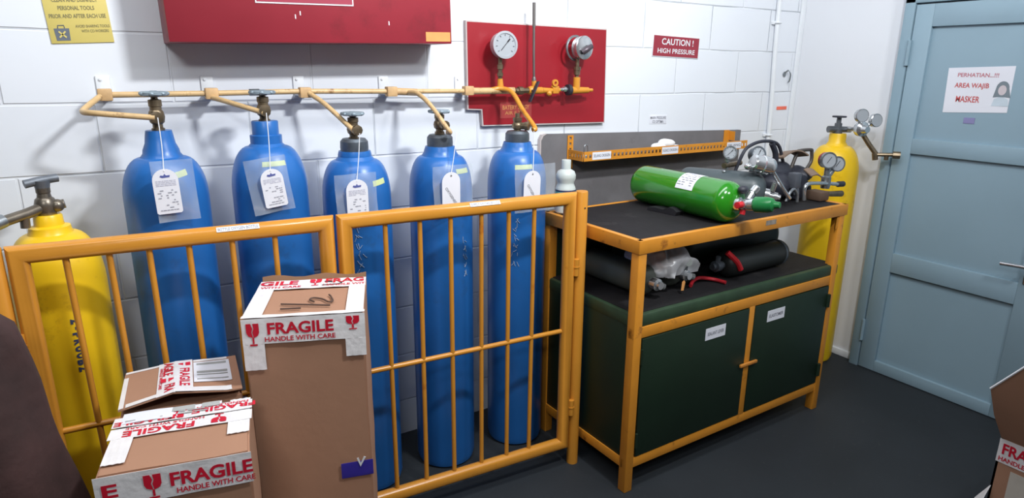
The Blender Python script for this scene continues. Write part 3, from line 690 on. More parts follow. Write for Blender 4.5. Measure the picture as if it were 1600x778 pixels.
# ================================================================== YELLOW GATES
FA = -.052
def FY(x): return -.519+FA*(x-1.337)
def F(x, z, off=0): return V(x, FY(x)+off, z)
fu = V(1, FA, 0).normalized(); fn = V(FA, -1, 0).normalized()
def gate(label, x0, x1, zt, zb, zm, bars, txt, lx):
    t = thing('barrier_gate', label, 'gate', (( x0+x1)/2, FY((x0+x1)/2), 0), 'yellow tube gates in front of the cylinders')
    r = .0225
    f = MB()
    # mitred frame: one closed loop with square corners
    cs = [F(x0+r, zb), F(x1-r, zb), F(x1-r, zt-r), F(x0+r, zt-r)]
    prof = [(r*math.cos(2*PI*k/18), r*math.sin(2*PI*k/18)) for k in range(18)]
    rings = []
    for (sx, sz), c in zip(((-1, -1), (1, -1), (1, 1), (-1, 1)), cs):
        rings.append([f.bm.verts.new(c+fn*b+(fu*sx+Z3*sz)*a) for a, b in prof])
    for i in range(4):
        A, B = rings[i], rings[(i+1) % 4]
        for k in range(18): f.bm.faces.new([A[k], A[(k+1) % 18], B[(k+1) % 18], B[k]])
    f.build('frame', M['orange'], t)
    MB().cyl(F(x0+r*1.4, zm), F(x1-r*1.4, zm), .0085, 12).build('mid_rail', M['orange'], t)
    for b in bars:
        xt, xb = b
        MB().cyl(F(xt, zt-2*r+.004), F(xb, zb+r-.004), .0075, 12).build('bar', M['orange'], t)
    c = F(lx, zt-r)+fn*(r*.75)+Z3*(r*.7)
    n = (fn*.75+Z3*.68).normalized(); vv_ = (Z3*.75-fn*.68).normalized()
    lb = MB().obox(c, fu, vv_, n, (.105, .014, .001)).build('label', M['paper'], t)
    l = MB(); text_into(l, txt, c+n*.0006, fu, vv_, .098, .0085, .01); l.build('label_lettering', M['grey_ink'], t)
    return t
gate('left yellow tube gate standing behind the cardboard boxes', -.235, .515, 1.056, .095, .569, [(-.122, -.106), (-.033, -.022), (.053, .06), (.143, .146), (.246, .248), (.354, .354)], 'BOTTLE OXYGEN BOTTLE', .263)
gate('right yellow tube gate fully in view, hinged on the post by the bench', .5215, 1.337, 1.056, .095, .553, [(.664, .666), (.772, .77), (.873, .872), (.979, .976), (1.078, 1.076), (1.174, 1.168)], 'SUPPLY OXYGEN BOTTLE', .985)
def post(x, label, hz, side):
    t = thing('gate_post', label, 'post', (x, FY(x), 0))
    c = F(x, 0)
    MB().lathe([(0, 0), (.0215, 0), (.0215, 1.052), (.0195, 1.056), (0, 1.056)], c, Z3, 24, False).build('tube', M['orange'], t)
    for z in hz:
        p = F(x+side*.024, z)+fn*.016
        MB().cyl(p-Z3*.03, p+Z3*.03, .0105, 14).lathe([(.0125, 0), (.0125, .004)], p, Z3, 14).build('hinge', M['orange'], t)
    MB().lathe([(.003, 0), (.003, .001), (0, .0015)], F(x+.0, 1.0)+fn*.0215, fn, 10).build('bolt_hole', M['ink'], t)
post(1.3625, 'round yellow post between the right gate and the bench', (.79, .245), -1)
post(-.2605, 'round yellow post at the far left holding the left gate', (.815,), 1)

# ================================================================== WORKBENCH
BA = .022; BO = V(1.403, -.777, 0)
bu = V(math.cos(BA), math.sin(BA), 0); bv = V(-math.sin(BA), math.cos(BA), 0)
def Bp(a, b, z): return BO+bu*a+bv*b+V(0, 0, z)
BW, BD, BH = 1.165, .52, .932
t = bench = thing('workbench', 'orange steel workbench with black rubber top and dark green cupboard below', 'workbench', tuple(BO))
def bbox(mb, lo, hi, bev=.002):
    lo, hi = Vector(lo), Vector(hi); c = (lo+hi)/2; s = hi-lo
    return mb.obox(Bp(c.x, c.y, c.z), bu, bv, Z3, s, bev)
L = .036
for a in (0, BW-L-.012):
    for b in (0, BD-L):
        m = MB(); bbox(m, (a, b, 0), (a+L, b+L, BH-.045), .003); m.build('leg', M['bench_orange'], t)
m = MB(); bbox(m, (-.002, -.003, BH-.046), (BW, .018, BH)); m.build('top_rail', M['bench_orange'], t)
m = MB(); bbox(m, (-.002, BD-.018, BH-.046), (BW, BD, BH)); m.build('top_rail', M['bench_orange'], t)
m = MB(); bbox(m, (-.003, -.002, BH-.046), (.018, BD, BH)); m.build('top_rail', M['bench_orange'], t)
m = MB(); bbox(m, (BW-.02, -.002, BH-.046), (BW+.001, BD, BH)); m.build('top_rail', M['bench_orange'], t)
m = MB(); bbox(m, (.012, .012, BH-.02), (BW-.012, BD-.012, BH-.002), .001); m.build('rubber_top', M['mat'], t)
m = MB(); bbox(m, (0, .002, .588), (BW-.012, .03, .628)); m.build('mid_rail', M['bench_orange'], t)
m = MB(); bbox(m, (0, .002, .092), (BW-.012, .03, .13)); m.build('bottom_rail', M['bench_orange'], t)
m = MB(); bbox(m, (.002, .03, .092), (.03, BD-.03, .13)); m.build('bottom_rail', M['bench_orange'], t)
m = MB(); bbox(m, (.6, .002, .125), (.632, .03, .592)); m.build('centre_stile', M['bench_orange'], t)
m = MB(); bbox(m, (.004, .004, .626), (BW+.004, BD-.02, .672), .008); dk = m.build('lower_deck', M['dgreen_edge'], t)
m = MB(); bbox(m, (.02, .022, .668), (BW-.01, BD-.03, .6745), .001); m.build('deck_mat', M['mat'], dk)
m = MB(); bbox(m, (.006, .034, .125), (.02, BD-.02, .63)); m.build('side_panel', M['dgreen'], t)
m = MB(); bbox(m, (.02, BD-.03, .125), (BW-.02, BD-.018, .9)); m.build('back_panel', M['dgreen'], t)
m = MB(); bbox(m, (BW-.03, .034, .125), (BW-.018, BD-.02, .63)); m.build('side_panel', M['dgreen'], t)
m = MB(); bbox(m, (.02, .034, .115), (BW-.02, BD-.02, .127)); m.build('floor_panel', M['dgreen'], t)
m = MB(); m.prism([(BW-.06, BH-.05), (BW-.012, BH-.05), (BW-.06, BH-.1)], Bp(0, .006, 0), bu, Z3, .004); m.build('corner_gusset', M['bench_orange'], t)
def cup_door(a0, a1, tx, la, lz):
    m = MB(); bbox(m, (a0, .0, .134), (a1, .014, .584), .002); d = m.build('cupboard_door', M['dgreen'], t)
    c = Bp(la, -.0008, lz)
    MB().obox(c, bu, Z3, -bv, (.108, .046, .001)).build('label', M['paper'], d)
    l = MB(); text_into(l, tx, c-bv*.0007, bu, Z3, .088, .014, .012); l.build('label_lettering', M['grey_ink'], d)
    return d
d1 = cup_door(.042, .598, 'SEALANT LEVER', .41, .53)
d2 = cup_door(.635, BW-.05, 'ELASTOMER', .765, .528)
for z in (.52, .2):
    MB().cyl(Bp(BW-.052, -.004, z-.028), Bp(BW-.052, -.004, z+.028), .009, 12).build('hinge', M['dgreen'], d2)
    MB().cyl(Bp(.04, -.002, z-.028), Bp(.04, -.002, z+.028), .005, 12).build('hinge', M['dgreen'], d1)
m = MB(); bbox(m, (.567, -.012, .348), (.666, -.002, .36), .002); m.build('latch', mat('worn_orange_latch', srgb(196, 128, 52), .5), t)
m = MB(); m.obox(Bp(.66, -.0036, .915), bu, Z3, -bv, (.06, .018, .001)); m.build('grey_sticker', mat('grey_dirty_sticker', srgb(140, 132, 122), .7, var=.3, scale=60), t)

# grey backboard with perforated shelf on the wall
t = thing('backboard', 'grey backing board on the wall behind the workbench', 'board', (2.14, 0, .8))
MB().prism([(1.53, .80), (2.757, .80), (2.757, 1.166), (1.56, 1.196), (1.54, 1.188), (1.53, 1.17)], (0, -.002, 0), X3, Z3, .018).build('panel', M['grey_board'], t)
MB().prism([(1.524, .80), (1.531, .80), (1.531, 1.17), (1.541, 1.189), (1.56, 1.198), (1.535, 1.194), (1.524, 1.175)], (0, -.001, 0), X3, Z3, .0185).build('edge_strip', M['edge'], t)
t = thing('perforated_shelf', 'orange perforated angle-iron shelf fixed on the grey backboard', 'shelf', (2.17, -.02, 1.09))
sh = MB(); xs0, xs1 = 1.672, 2.68; yf = -.125
ZL = lambda x: 1.088+.006*(x-xs0)/(xs1-xs0)
# front lip with punched holes: two strips joined by webs between the holes
hz = .0205; lip = .04
n = 46; pitch_ = (xs1-xs0)/n
def web(a, b, z0, z1): sh.box((a, yf-.003, z0), (b, yf, z1))
web(xs0, xs1, 1.088, 1.088+.013); web(xs0, xs1, 1.088+.027, 1.088+lip)
for k in range(n+1):
    a = xs0+pitch_*k; web(max(xs0, a-.005), min(xs1, a+.005), 1.088+.0125, 1.088+.0275)
sh.build('front_lip', M['bench_orange'], t)
MB().box((xs0, yf, 1.088), (xs1-.02, -.021, 1.0915)).build('shelf_plate', mat('shaded_shelf_plate', srgb(88, 66, 40), .6), t)  # plate coloured dark, painting in the shade seen through the lip holes
def perf(mb, o, u, v, ln, wd, nh):
    mb.obox(Vector(o)+u*(ln/2)+v*(wd*.16), u, v, u.cross(v), (ln, wd*.32, .003)); mb.obox(Vector(o)+u*(ln/2)+v*(wd*.84), u, v, u.cross(v), (ln, wd*.32, .003))
    p = ln/nh
    for k in range(nh+1):
        a = max(0, p*k-p*.28); b = min(ln, p*k+p*.28)
        mb.obox(Vector(o)+u*((a+b)/2)+v*(wd*.5), u, v, u.cross(v), (b-a, wd*.4, .003))
    return mb
m = MB(); perf(m, (1.668, yf, 1.088), Y3, Z3, .1, .04, 5).build('end_arm', M['bench_orange'], t)
m = MB(); perf(m, (1.662, -.023, 1.045), Z3, X3, .142, .03, 6).build('bracket', M['bench_orange'], t)
m = MB(); m.box((2.63, -.024, 1.06), (2.668, -.021, 1.17)).box((2.665, -.06, 1.12), (2.668, -.021, 1.165)).build('bracket', M['bench_orange'], t)
for x, s in ((1.765, 'SELANG OKSIGEN'), (2.16, 'KUNCI OKSIGEN'), (2.585, 'SELANG')):
    lb = MB().box((x-.05, yf-.0042, 1.0925), (x+.05, yf-.0032, 1.1235)).build('label', M['paper'], t)
    l = MB(); text_into(l, s, V(x, yf-.0044, 1.109), X3, Z3, .088, .012, .01); l.build('label_lettering', M['grey_ink'], lb)
# white glove on the shelf, small clip
t = thing('crumpled_glove', 'crumpled white glove lying on the orange perforated shelf', 'glove', (2.17, -.09, 1.0915))
m = MB()
for (x, y, z, r, sx, sy, sz) in ((2.17, -.09, 1.135, .03, 1.7, .9, .7), (2.12, -.095, 1.122, .026, 1.8, .9, .7), (2.215, -.09, 1.116, .022, 1.8, .8, .5), (2.25, -.1, 1.114, .012, 2.2, .8, .6), (2.17, -.08, 1.105, .04, 1.9, .9, .34)): m.ball((x, y, z), r, (sx, sy, sz), 16)
for vv_ in m.bm.verts: vv_.co += noise.noise_vector(vv_.co*30)*.004
for vv_ in m.bm.verts: vv_.co.z = max(vv_.co.z, 1.0925)
m.build('fabric', M['cloth_white'], t)
t = thing('binder_clip', 'small pale clip standing on the left end of the perforated shelf', 'clip', (1.705, -.09, 1.0915))
MB().box((1.692, -.1, 1.0916), (1.722, -.084, 1.112), .002).build('jaw', M['plastic_white'], t)
MB().tube([(1.698, -.092, 1.112), (1.7, -.092, 1.148), (1.716, -.092, 1.148), (1.718, -.092, 1.112)], .0022, 6, 3).build('wire_loop', M['steel'], t)

# bottle on the rear left corner of the bench
t = thing('plastic_bottle', 'milky plastic bottle with teal label behind the right gate post', 'bottle', (1.446, -.312, .9325))
MB().lathe([(0, 0), (.034, 0), (.038, .005), (.038, .092), (.036, .099), (.031, .11), (.031, .118), (.037, .13), (.037, .145), (.031, .158), (.0175, .166), (.0175, .198), (.0165, .2), (0, .2)], (1.446, -.312, .9325), Z3, 32, False).build('body', M['plastic_white'], t)
MB().lathe([(.0385, .03), (.0385, .084)], (1.446, -.312, .9325), Z3, 32, False).build('label', M['teal'], t)
MB().lathe([(.0388, .084), (.0388, .09)], (1.446, -.312, .9325), Z3, 32, False).build('label_band', M['navy'], t)

# ================================================================== THINGS ON THE BENCH TOP
ZB = .9305
def lying(name, label, a, b, R, m, dome=.7, base=.35, group=None):
    """cylinder lying from base end a to shoulder end b"""
    a, b = Vector(a), Vector(b); d = (b-a).normalized(); Ln = (b-a).length
    t = thing(name, label, 'gas cylinder', (a.x, a.y, a.z-R), group)
    prof = [(0, 0)]+[(R*(base+(1-base)*math.sin(k/6*PI/2)), R*.55*(1-math.cos(k/6*PI/2))) for k in range(7)]
    prof += [(R*(.22+.78*math.cos(k/10*PI/2)), Ln-R*dome+R*dome*math.sin(k/10*PI/2)) for k in range(11)]+[(0, Ln)]
    MB().lathe(prof, a, d, 48, False).build('body', m, t)
    return t, d, Ln
RG = .075
ga, gb = V(1.863, -.262, ZB+RG), V(1.858, -.772, ZB+RG)
t, d, Ln = lying('small_gas_cylinder', 'glossy green gas cylinder lying across the black bench top', ga, gb, RG, M['green'])
# label patch wrapped on the upper flank
u_, v_, d_ = frame(d)
def on_cyl(a, s, ang, R): return a+d*s+(X3*math.cos(ang)+Z3*math.sin(ang))*R
lb = MB(); lb.sheet([[on_cyl(ga, .265+.085*i+.012*(k/8-.5), math.radians(72+86*k/8), RG+.0006) for k in range(9)] for i in range(2)], -.0008); lb.build('label', M['paper'], t)
l = MB()
rnd = random.Random(4)
for k in range(9):
    ang = math.radians(80+8*k); s0 = .272
    while s0 < .34:
        L_ = rnd.uniform(.008, .02)
        if rnd.random() < .6: l.sheet([[on_cyl(ga, s0+L_*i, ang+math.radians(2.5)*j, RG+.0016) for j in range(2)] for i in range(2)], .0003)
        s0 += L_+.005
l.build('label_print', M['grey_ink'], t)
tip = gb-d*.004; d = (d+V(.3, 0, .12)).normalized()
vl = MB(); vl.lathe([(.024, -.012), (.024, .014), (.017, .016), (.017, .036), (.021, .037), (.021, .066), (.014, .068)], tip, d, 14).tube([tip+d*.03, tip+d*.03+V(.035, -.0, .04)], .011, 10).tube([tip+d*.035+V(-.024, 0, .0), tip+d*.035+V(.026, 0, 0)], .014, 10)
vv_ = vl.build('valve', M['chrome'], t)
MB().lathe([(0, 0), (.022, .001), (.027, .007), (.0275, .05), (.023, .066), (.013, .073), (.0105, .09), (0, .093)], tip+d*.06, d, 18, False).build('valve_cap', M['cap_green'], vv_)
MB().lathe([(0, 0), (.012, .001), (.012, .024), (0, .025)], tip+d*.03+V(-.018, 0, 0), V(-1, 0, 0), 12, False).build('red_plug', M['red_plastic'], vv_)
MB().lathe([(0, 0), (.010, .001), (.010, .018), (0, .019)], tip+d*.03+V(-.006, 0, -.018), V(-.3, 0, -1), 12, False).build('red_plug', M['red_plastic'], vv_)
MB().lathe([(0, 0), (.014, .001), (.015, .022), (.01, .028), (0, .028)], tip+d*.03+V(.033, 0, .038), V(.6, -.1, .6), 14, False).build('knob', M['chrome'], vv_)
MB().ball(tip+d*.012+V(.008, 0, .05), .017, (1.2, 1, .9)).build('black_knob', M['black'], vv_)
t = thing('saddle_block', 'black curved saddle block under the near side of the green cylinder', 'block', (1.785, -.53, .93))
m = MB(); m.prism([(-.075, 0), (.06, 0), (.066, .014), (.05, .024), (.03, .028), (.0, .014), (-.035, .016), (-.07, .012)], V(1.768, -.5, ZB+.0005), V(.12, -1, 0).normalized(), Z3, -.05); m.build('block', M['black_rub'], t)

RC = .07
ca, cb = V(2.02, -.33, ZB+RC), V(2.19, -.63, ZB+RC)
t, d, Ln = lying('small_gas_cylinder', 'charcoal grey air cylinder lying behind the green cylinder', ca, cb, RC, M['char'])
tip = cb
vl = MB(); vl.lathe([(.02, 0), (.02, .015), (.026, .016), (.026, .034), (.014, .036), (.014, .05), (.019, .051), (.019, .066), (.012, .067), (.012, .078)], tip-d*.02+V(0, 0, -.012), (d+V(.32, 0, -.22)), 16).tube([tip+d*.025, tip+d*.025+V(.005, -.005, .035)], .01, 10)
vv_ = vl.build('valve', M['chrome'], t)
MB().ball(ca+d*.2+V(-.03, 0, RC-.004), .008).build('stud', M['steel'], t)

# breathing set with gauges, behind
t = thing('breathing_apparatus', 'black breathing apparatus harness with carry handles on the bench right end', 'breathing apparatus', (2.44, -.53, .9305))
m = MB()
for (x, y, z, r, sx, sy, sz) in ((2.37, -.52, .99, .062, 1.2, 1.5, .95), (2.46, -.55, .985, .07, 1.2, 1.4, .8), (2.44, -.47, 1.03, .06, 1.7, 1.2, .9), (2.34, -.49, 1.045, .045, 1.4, 1.1, .8), (2.54, -.52, 1.02, .05, 1.0, 1.2, .8), (2.53, -.54, .97, .045, 1.1, 1.3, .8)): m.ball((x, y, z), r, (sx, sy, sz), 20)
for vv_ in m.bm.verts:
    vv_.co += noise.noise_vector(vv_.co*14)*.014; vv_.co.z = max(vv_.co.z, .931)
    if vv_.co.x > 2.42: vv_.co.y = max(vv_.co.y, -.588)
m.build('harness', M['black'], t)
hh_ = lambda pts, r, nm, mt: MB().tube(pts, r, 10, 5).build(nm, mt, t)
hh_([(2.17, -.49, 1.06), (2.2, -.5, 1.14), (2.24, -.5, 1.164), (2.3, -.5, 1.176), (2.37, -.5, 1.172), (2.42, -.5, 1.15), (2.46, -.5, 1.08)], .007, 'carry_handle', M['black'])
hh_([(2.37, -.5, 1.165), (2.4, -.5, 1.125), (2.41, -.5, 1.08)], .012, 'handle_bracket', M['black'])
hh_([(2.52, -.5, 1.05), (2.55, -.5, 1.115), (2.565, -.5, 1.123), (2.64, -.5, 1.123), (2.652, -.5, 1.113), (2.655, -.5, 1.07), (2.62, -.5, 1.03)], .0075, 'carry_handle', mat('dark_bronze', srgb(84, 78, 74), .5, .3))
m = MB(); m.sheet([[(2.42+.17*k/6, -.47-.03*i, 1.09+.026*math.sin(k/6*PI)+.006*i) for k in range(7)] for i in range(3)], .006); m.build('webbing', M['strap'], t)
m = MB(); m.sheet([[(2.52+.09*k/6, -.56-.02*i, 1.05-.02*k/6+.012*math.sin(k/6*PI)-.012*i) for k in range(7)] for i in range(3)], .005); m.build('webbing', M['strap'], t)
m = MB(); m.box((2.375, -.63, .99), (2.415, -.59, 1.055), .006).tube([(2.4, -.615, 1.0), (2.403, -.62, .965)], .013, 10); m.build('demand_valve', mat('dark_grey_plastic', srgb(88, 92, 100), .4, .2), t)
m = MB(); m.tube([(2.3, -.65, .95), (2.32, -.65, .985), (2.35, -.645, .995), (2.375, -.645, .97), (2.38, -.645, .94)], .006, 8, 4); m.build('air_hose', M['steel'], t)
gA = gauge('pressure_gauge', 'round white-faced gauge standing in front of the perforated shelf right end', (2.118, -.5, 1.141), (-.75, -1, .15), .026, .018, needle=.8, m_case=M['steel'])
MB().lathe([(.006, 0), (.006, .03), (.012, .031), (.012, .05), (.007, .052), (.007, .07)], (2.118, -.49, 1.073), Z3, 10).build('stem', M['steel'], gA)
MB().tube([(2.1, -.49, 1.088), (2.19, -.48, 1.09), (2.22, -.47, 1.09)], .011, 12).build('stem_fitting', M['brass'], gA)
gB = gauge('pressure_gauge', 'tilted dark-rimmed gauge beside the black harness handle', (2.19, -.58, 1.14), (-.35, -1, .35), .03, .034, needle=1.0, m_case=M['grey_ring'])
MB().lathe([(.008, 0), (.012, .02), (.012, .04), (.008, .045), (.008, .055)], (2.2, -.555, 1.075), Z3, 10).build('stem', M['chrome'], gB)
t = thing('reducing_valve', 'squat chrome reducing valve tilted in front of the black harness', 'valve', (2.17, -.62, 1.0))
d = V(.92, -.3, -.22).normalized()
MB().lathe([(0, 0), (.026, .001), (.033, .007), (.033, .04), (.037, .042), (.037, .07), (.033, .072), (.033, .085), (.028, .094), (0, .096)], V(2.115, -.612, 1.116), d, 28, False).build('body', M['chrome'], t)
MB().tube([V(2.15, -.625, 1.09), V(2.145, -.63, 1.075)], .014, 12).ball(V(2.1, -.607, 1.1), .014).tube([V(2.2, -.645, 1.08), V(2.26, -.655, 1.01), V(2.3, -.665, .965)], .0085, 10, 3).build('outlet_pipe', M['chrome'], t)

# right end regulators
t = thing('gas_regulator', 'twin-gauge regulator with orange mark overhanging the bench right end', 'regulator', (2.6, -.6, .932))
d = V(-.5, -1, .1).normalized()
for c, rm in ((V(2.632, -.6, 1.089), .034), (V(2.69, -.605, 1.07), .032)):
    cs = MB().lathe([(0, 0), (rm*.92, 0), (rm, .004), (rm, .03), (rm*1.05, .031), (rm*1.05, .038), (rm*.9, .038), (rm*.88, .034)], c-d*.034, d, 28, False).build('gauge_case', M['steel'], t)
    MB().lathe([(0, 0), (rm*.9, 0), (rm*.9, .001), (0, .001)], c, d, 24, False).build('gauge_dial', M['dial'], cs)
    u2 = Z3.cross(d).normalized(); v2 = d.cross(u2)
    MB().bar(c+d*.002-(u2*.5+v2*.7)*rm*.5, c+d*.002+(u2*.5+v2*.7)*rm*.6, .002, .0006, d).build('needle', M['ink'], cs)
MB().lathe([(.034, .006), (.034, .018)], V(2.632, -.6, 1.089)-d*.034, d, 28, False).build('orange_band', M['red_plastic'], t)
MB().lathe([(.018, 0), (.02, .01), (.02, .05), (.012, .056), (.012, .09)], (2.645, -.59, .965), Z3, 14).tube([(2.645, -.585, 1.0), (2.68, -.59, 1.04)], .012, 10).build('manifold_block', M['steel'], t)
MB().tube([(2.462, -.62, .935), (2.455, -.62, .975), (2.465, -.62, .998), (2.52, -.61, 1.0), (2.64, -.6, .988), (2.72, -.6, .978)], .0085, 12, 4).build('bent_tube', M['chrome'], t)
MB().lathe([(0, 0), (.013, .001), (.013, .04), (0, .042)], (2.72, -.6, .978), V(1, 0, -.05), 12, False).build('black_tip', M['black'], t)
MB().tube([(2.56, -.61, .955), (2.66, -.61, .942), (2.74, -.61, .936)], [.012, .012, .014], 12).build('lower_outlet', M['brass'], t)
MB().box((2.5, -.67, .9325), (2.56, -.596, .972), .006).build('base_block', mat('brown_base', srgb(92, 72, 58), .6), t)

# ================================================================== THINGS ON THE LOWER DECK
ZD = .6755
R1 = .056
t, d, Ln = lying('small_gas_cylinder', 'dark grey-green cylinder lying on the lower deck behind the front left leg', V(1.56, -.33, ZD+R1), V(1.575, -.66, ZD+R1), R1, M['dark_cyl'], group=None)
tip = V(1.575, -.66, ZD+R1)
vl = MB(); vl.lathe([(.016, 0), (.016, .015), (.022, .016), (.022, .04), (.014, .042), (.014, .055)], tip-d*.004, d, 14).tube([tip+d*.03, tip+d*.03+V(.028, -.01, -.01)], .011, 10); vl.build('valve', M['chrome'], t)
t, d, Ln = lying('small_gas_cylinder', 'dark cylinder half covered by the clear plastic bag on the lower deck', V(1.715, -.32, ZD+.062), V(1.73, -.64, ZD+.062), .062, M['dark_cyl'])
tip = V(1.73, -.64, ZD+.062)
vl = MB(); vl.lathe([(.015, 0), (.015, .02), (.02, .021), (.02, .045), (.013, .047), (.013, .06)], tip-d*.004, d, 14).tube([tip+d*.03, tip+d*.03+V(.0, -.005, .045)], .0095, 10).tube([tip+d*.03, tip+d*.035+V(.035, -.01, -.01)], .011, 10)
vv_ = vl.build('valve', M['chrome'], t)
MB().lathe([(.004, 0), (.015, .001), (.015, .012), (.004, .013)], tip+d*.035+V(0, -.005, .05), V(-.5, -1, .3), 14).build('white_knob', M['plastic_white'], vv_)
MB().prism([(-.005, -.02), (.005, -.02), (.006, .012), (0, .018), (-.006, .012)], tip+d*.055+V(-.03, 0, -.028), V(.9, -.4, 0).normalized(), V(.25, .1, 1).normalized(), .0012).build('paper_tag', M['tan_sticker'], vv_)
t = thing('plastic_bag', 'crumpled clear plastic bag draped over a dark cylinder on the lower deck', 'bag', (1.72, -.53, ZD))
m = MB(); bmesh.ops.create_icosphere(m.bm, subdivisions=5, radius=1, matrix=Matrix.Translation((1.685, -.58, ZD+.098)) @ Matrix.Diagonal((.1, .12, .085, 1)))
for vv_ in m.bm.verts:
    n_ = noise.noise_vector(vv_.co*11)*.03+noise.noise_vector(vv_.co*32)*.014; vv_.co += n_
    if vv_.co.z > ZD+.12: vv_.co.x = 1.695+(vv_.co.x-1.695)*(1-(vv_.co.z-ZD-.12)*5)
    ax_ = 1.715+.015*(-.32-vv_.co.y)/.32; zx = ZD+.062
    dx, dz = vv_.co.x-ax_, max(vv_.co.z-zx, .002)
    if vv_.co.z < zx: dx = .069 if dx > 0 else -.069
    q_ = math.hypot(dx, dz)
    if q_ < .069: dx *= .069/q_; dz *= .069/q_
    vv_.co.x = ax_+dx; vv_.co.z = zx+dz
    vv_.co.y = max(vv_.co.y, -.69)
m.build('film', M['bag'], t)
t, d, Ln = lying('small_gas_cylinder', 'black cylinder with grey end ring lying lengthwise on the lower deck', V(2.345, -.625, ZD+.0555), V(1.965, -.64, ZD+.0555), .052, M['blk_cyl'])
MB().lathe([(.0525, 0), (.0545, .001), (.0545, .01), (.0525, .011)], V(2.345, -.625, ZD+.0555)+d*.03, d, 32, False).build('end_ring', M['grey_ring'], t)
tip = V(1.965, -.64, ZD+.0555)
vl = MB(); vl.lathe([(.016, 0), (.016, .02), (.022, .021), (.022, .045), (.013, .047), (.013, .06)], tip-d*.004, d, 14).tube([tip+d*.03, tip+d*.03+V(0, -.005, .04)], .01, 10); vv_ = vl.build('valve', M['grey_ring'], t)
MB().tube([tip+V(.0, -.02, .055), tip+V(.03, -.045, .02), tip+V(.045, -.055, -.012)], .011, 8, 3).build('red_strap', M['red_plastic'], t)
t, d, Ln = lying('small_gas_cylinder', 'fat dark green cylinder against the back of the lower deck', V(2.47, -.45, ZD+.09), V(1.86, -.45, ZD+.09), .09, M['dgreen'])
o = MB().tube([(1.78, -.66, ZD+.008), (1.82, -.635, ZD+.014), (1.865, -.628, ZD+.016), (1.91, -.655, ZD+.01), (1.925, -.7, ZD+.0078)], .007, 10, 5).build('rubber_hose', M['hose_red']); tag(o, 'short curved red rubber hose lying on the lower deck', 'hose')

# ================================================================== CARDBOARD BOXES
class Carton:
    """carton in its own frame: a along the front, b to the back, z up"""
    def __init__(s, label, o, ang, W, D, H, group='taped cardboard boxes'):
        s.o = V(*o); s.W, s.D, s.H = W, D, H
        s.u = V(math.cos(ang), math.sin(ang), 0); s.v = V(-math.sin(ang), math.cos(ang), 0)
        s.t = thing('cardboard_box', label, 'box', tuple(s.o), group)
    def P(s, a, b, z): return s.o+s.u*a+s.v*b+V(0, 0, z)
    def body(s, z0=.0, wob=.003, seed=0):
        m = MB(); c = s.P(s.W/2, s.D/2, (s.H+z0)/2)
        m.obox(c, s.u, s.v, Z3, (s.W, s.D, s.H-z0))
        bmesh.ops.subdivide_edges(m.bm, edges=m.bm.edges[:], cuts=9, use_grid_fill=True)
        for vv_ in m.bm.verts: vv_.co += noise.noise_vector(vv_.co*9+V(seed, 0, 0))*wob
        bmesh.ops.bevel(m.bm, geom=[e for e in m.bm.edges if len(e.link_faces) == 2 and e.calc_face_angle() > 1], offset=.004, segments=2, affect='EDGES')
        return m.build('carton', M['card'], s.t)
    def strip(s, name, pts, wv, m, th=.0012, n=6):
        """ribbon: pts along the length, wv width vector"""
        g = []
        for p in pts: g.append([Vector(p)+Vector(wv)*(k/n) for k in range(n+1)])
        return MB().sheet(g, th, None).build(name, m, s.t)
E_ = .0042   # tape stands just proud of the slightly uneven board

# --- tall box
K = Carton('tall cardboard box marked 1/2 standing before the gates', (.207, -.765, 0), -.36, .272, .268, .9)
K.body(seed=1)
W, D, H = K.W, K.D, K.H
def tape(K, name, a0, b0, a1, b1, z, n=10, lift=E_):      # flat tape on top
    g = [[K.P(a0+(a1-a0)*i/n, b0+(b1-b0)*j/4, z+lift+.0006*math.sin(i*2.1+j)) for j in range(5)] for i in range(n+1)]
    return MB().sheet(g, .0008, (0, 0, 1)).build(name, M['tape_white'], K.t)
def tape_f(K, name, a0, z0, a1, z1, n=10, lift=E_):       # flat tape on front face
    g = [[K.P(a0+(a1-a0)*i/n, -lift-.0006*math.sin(i*1.7+j*2), z0+(z1-z0)*j/4) for j in range(5)] for i in range(n+1)]
    return MB().sheet(g, .0008, tuple(-K.v)).build(name, M['tape_white'], K.t)
tape(K, 'fragile_tape', 0, D-.075, W, D-.004, H)
tape(K, 'side_tape', .0, .0, .042, D-.07, H); tape(K, 'side_tape', W-.042, .0, W-.001, D-.07, H)
tape_f(K, 'fragile_tape', -.002, H-.06, W+.002, H+.002)
tape(K, 'fragile_tape', -.002, -.004, W+.002, .012, H)
tape_f(K, 'tape_tail', -.002, H-.125, .045, H-.06); tape_f(K, 'tape_tail', W-.045, H-.105, W+.002, H-.06)
up = K.v
r_ = Lines(M['tape_red'], K.t); lz = H+E_+.0016
text_into(r_, 'GILE', K.P(.05, D-.028, lz), K.u, up, .095, .034, .03); text_into(r_, 'WITH CARE', K.P(.057, D-.061, lz), K.u, up, .1, .014, .02)
text_into(r_, 'FRAG', K.P(W-.055, D-.024, lz), K.u, up, .1, .034, .03); text_into(r_, 'HANDLE WIT', K.P(W-.055, D-.058, lz), K.u, up, .108, .014, .02)
glass_into(r_, K.P(.142, D-.033, lz), K.u, up, .03, .052)
fz = -(E_+.0016)
text_into(r_, 'FRAGILE', K.P(.128, fz, H-.023), K.u, Z3, .148, .029, .03); text_into(r_, 'HANDLE WITH CARE', K.P(.126, fz, H-.049), K.u, Z3, .158, .012, .02)
glass_into(r_, K.P(.022, fz, H-.036), K.u, Z3, .028, .055); glass_into(r_, K.P(W-.026, fz, H-.02), K.u, Z3, .03, .034)
r_.build('lettering', M['tape_red'], K.t)
pen = MB()
def pstroke(pts):
    pen.tube([K.P(a, b, H+E_+.001) for a, b in pts], .0022, 6, 4 if len(pts) > 2 else 0)
pstroke([(.078, .045), (.125, .043)]); pstroke([(.075, .079), (.192, .052)])
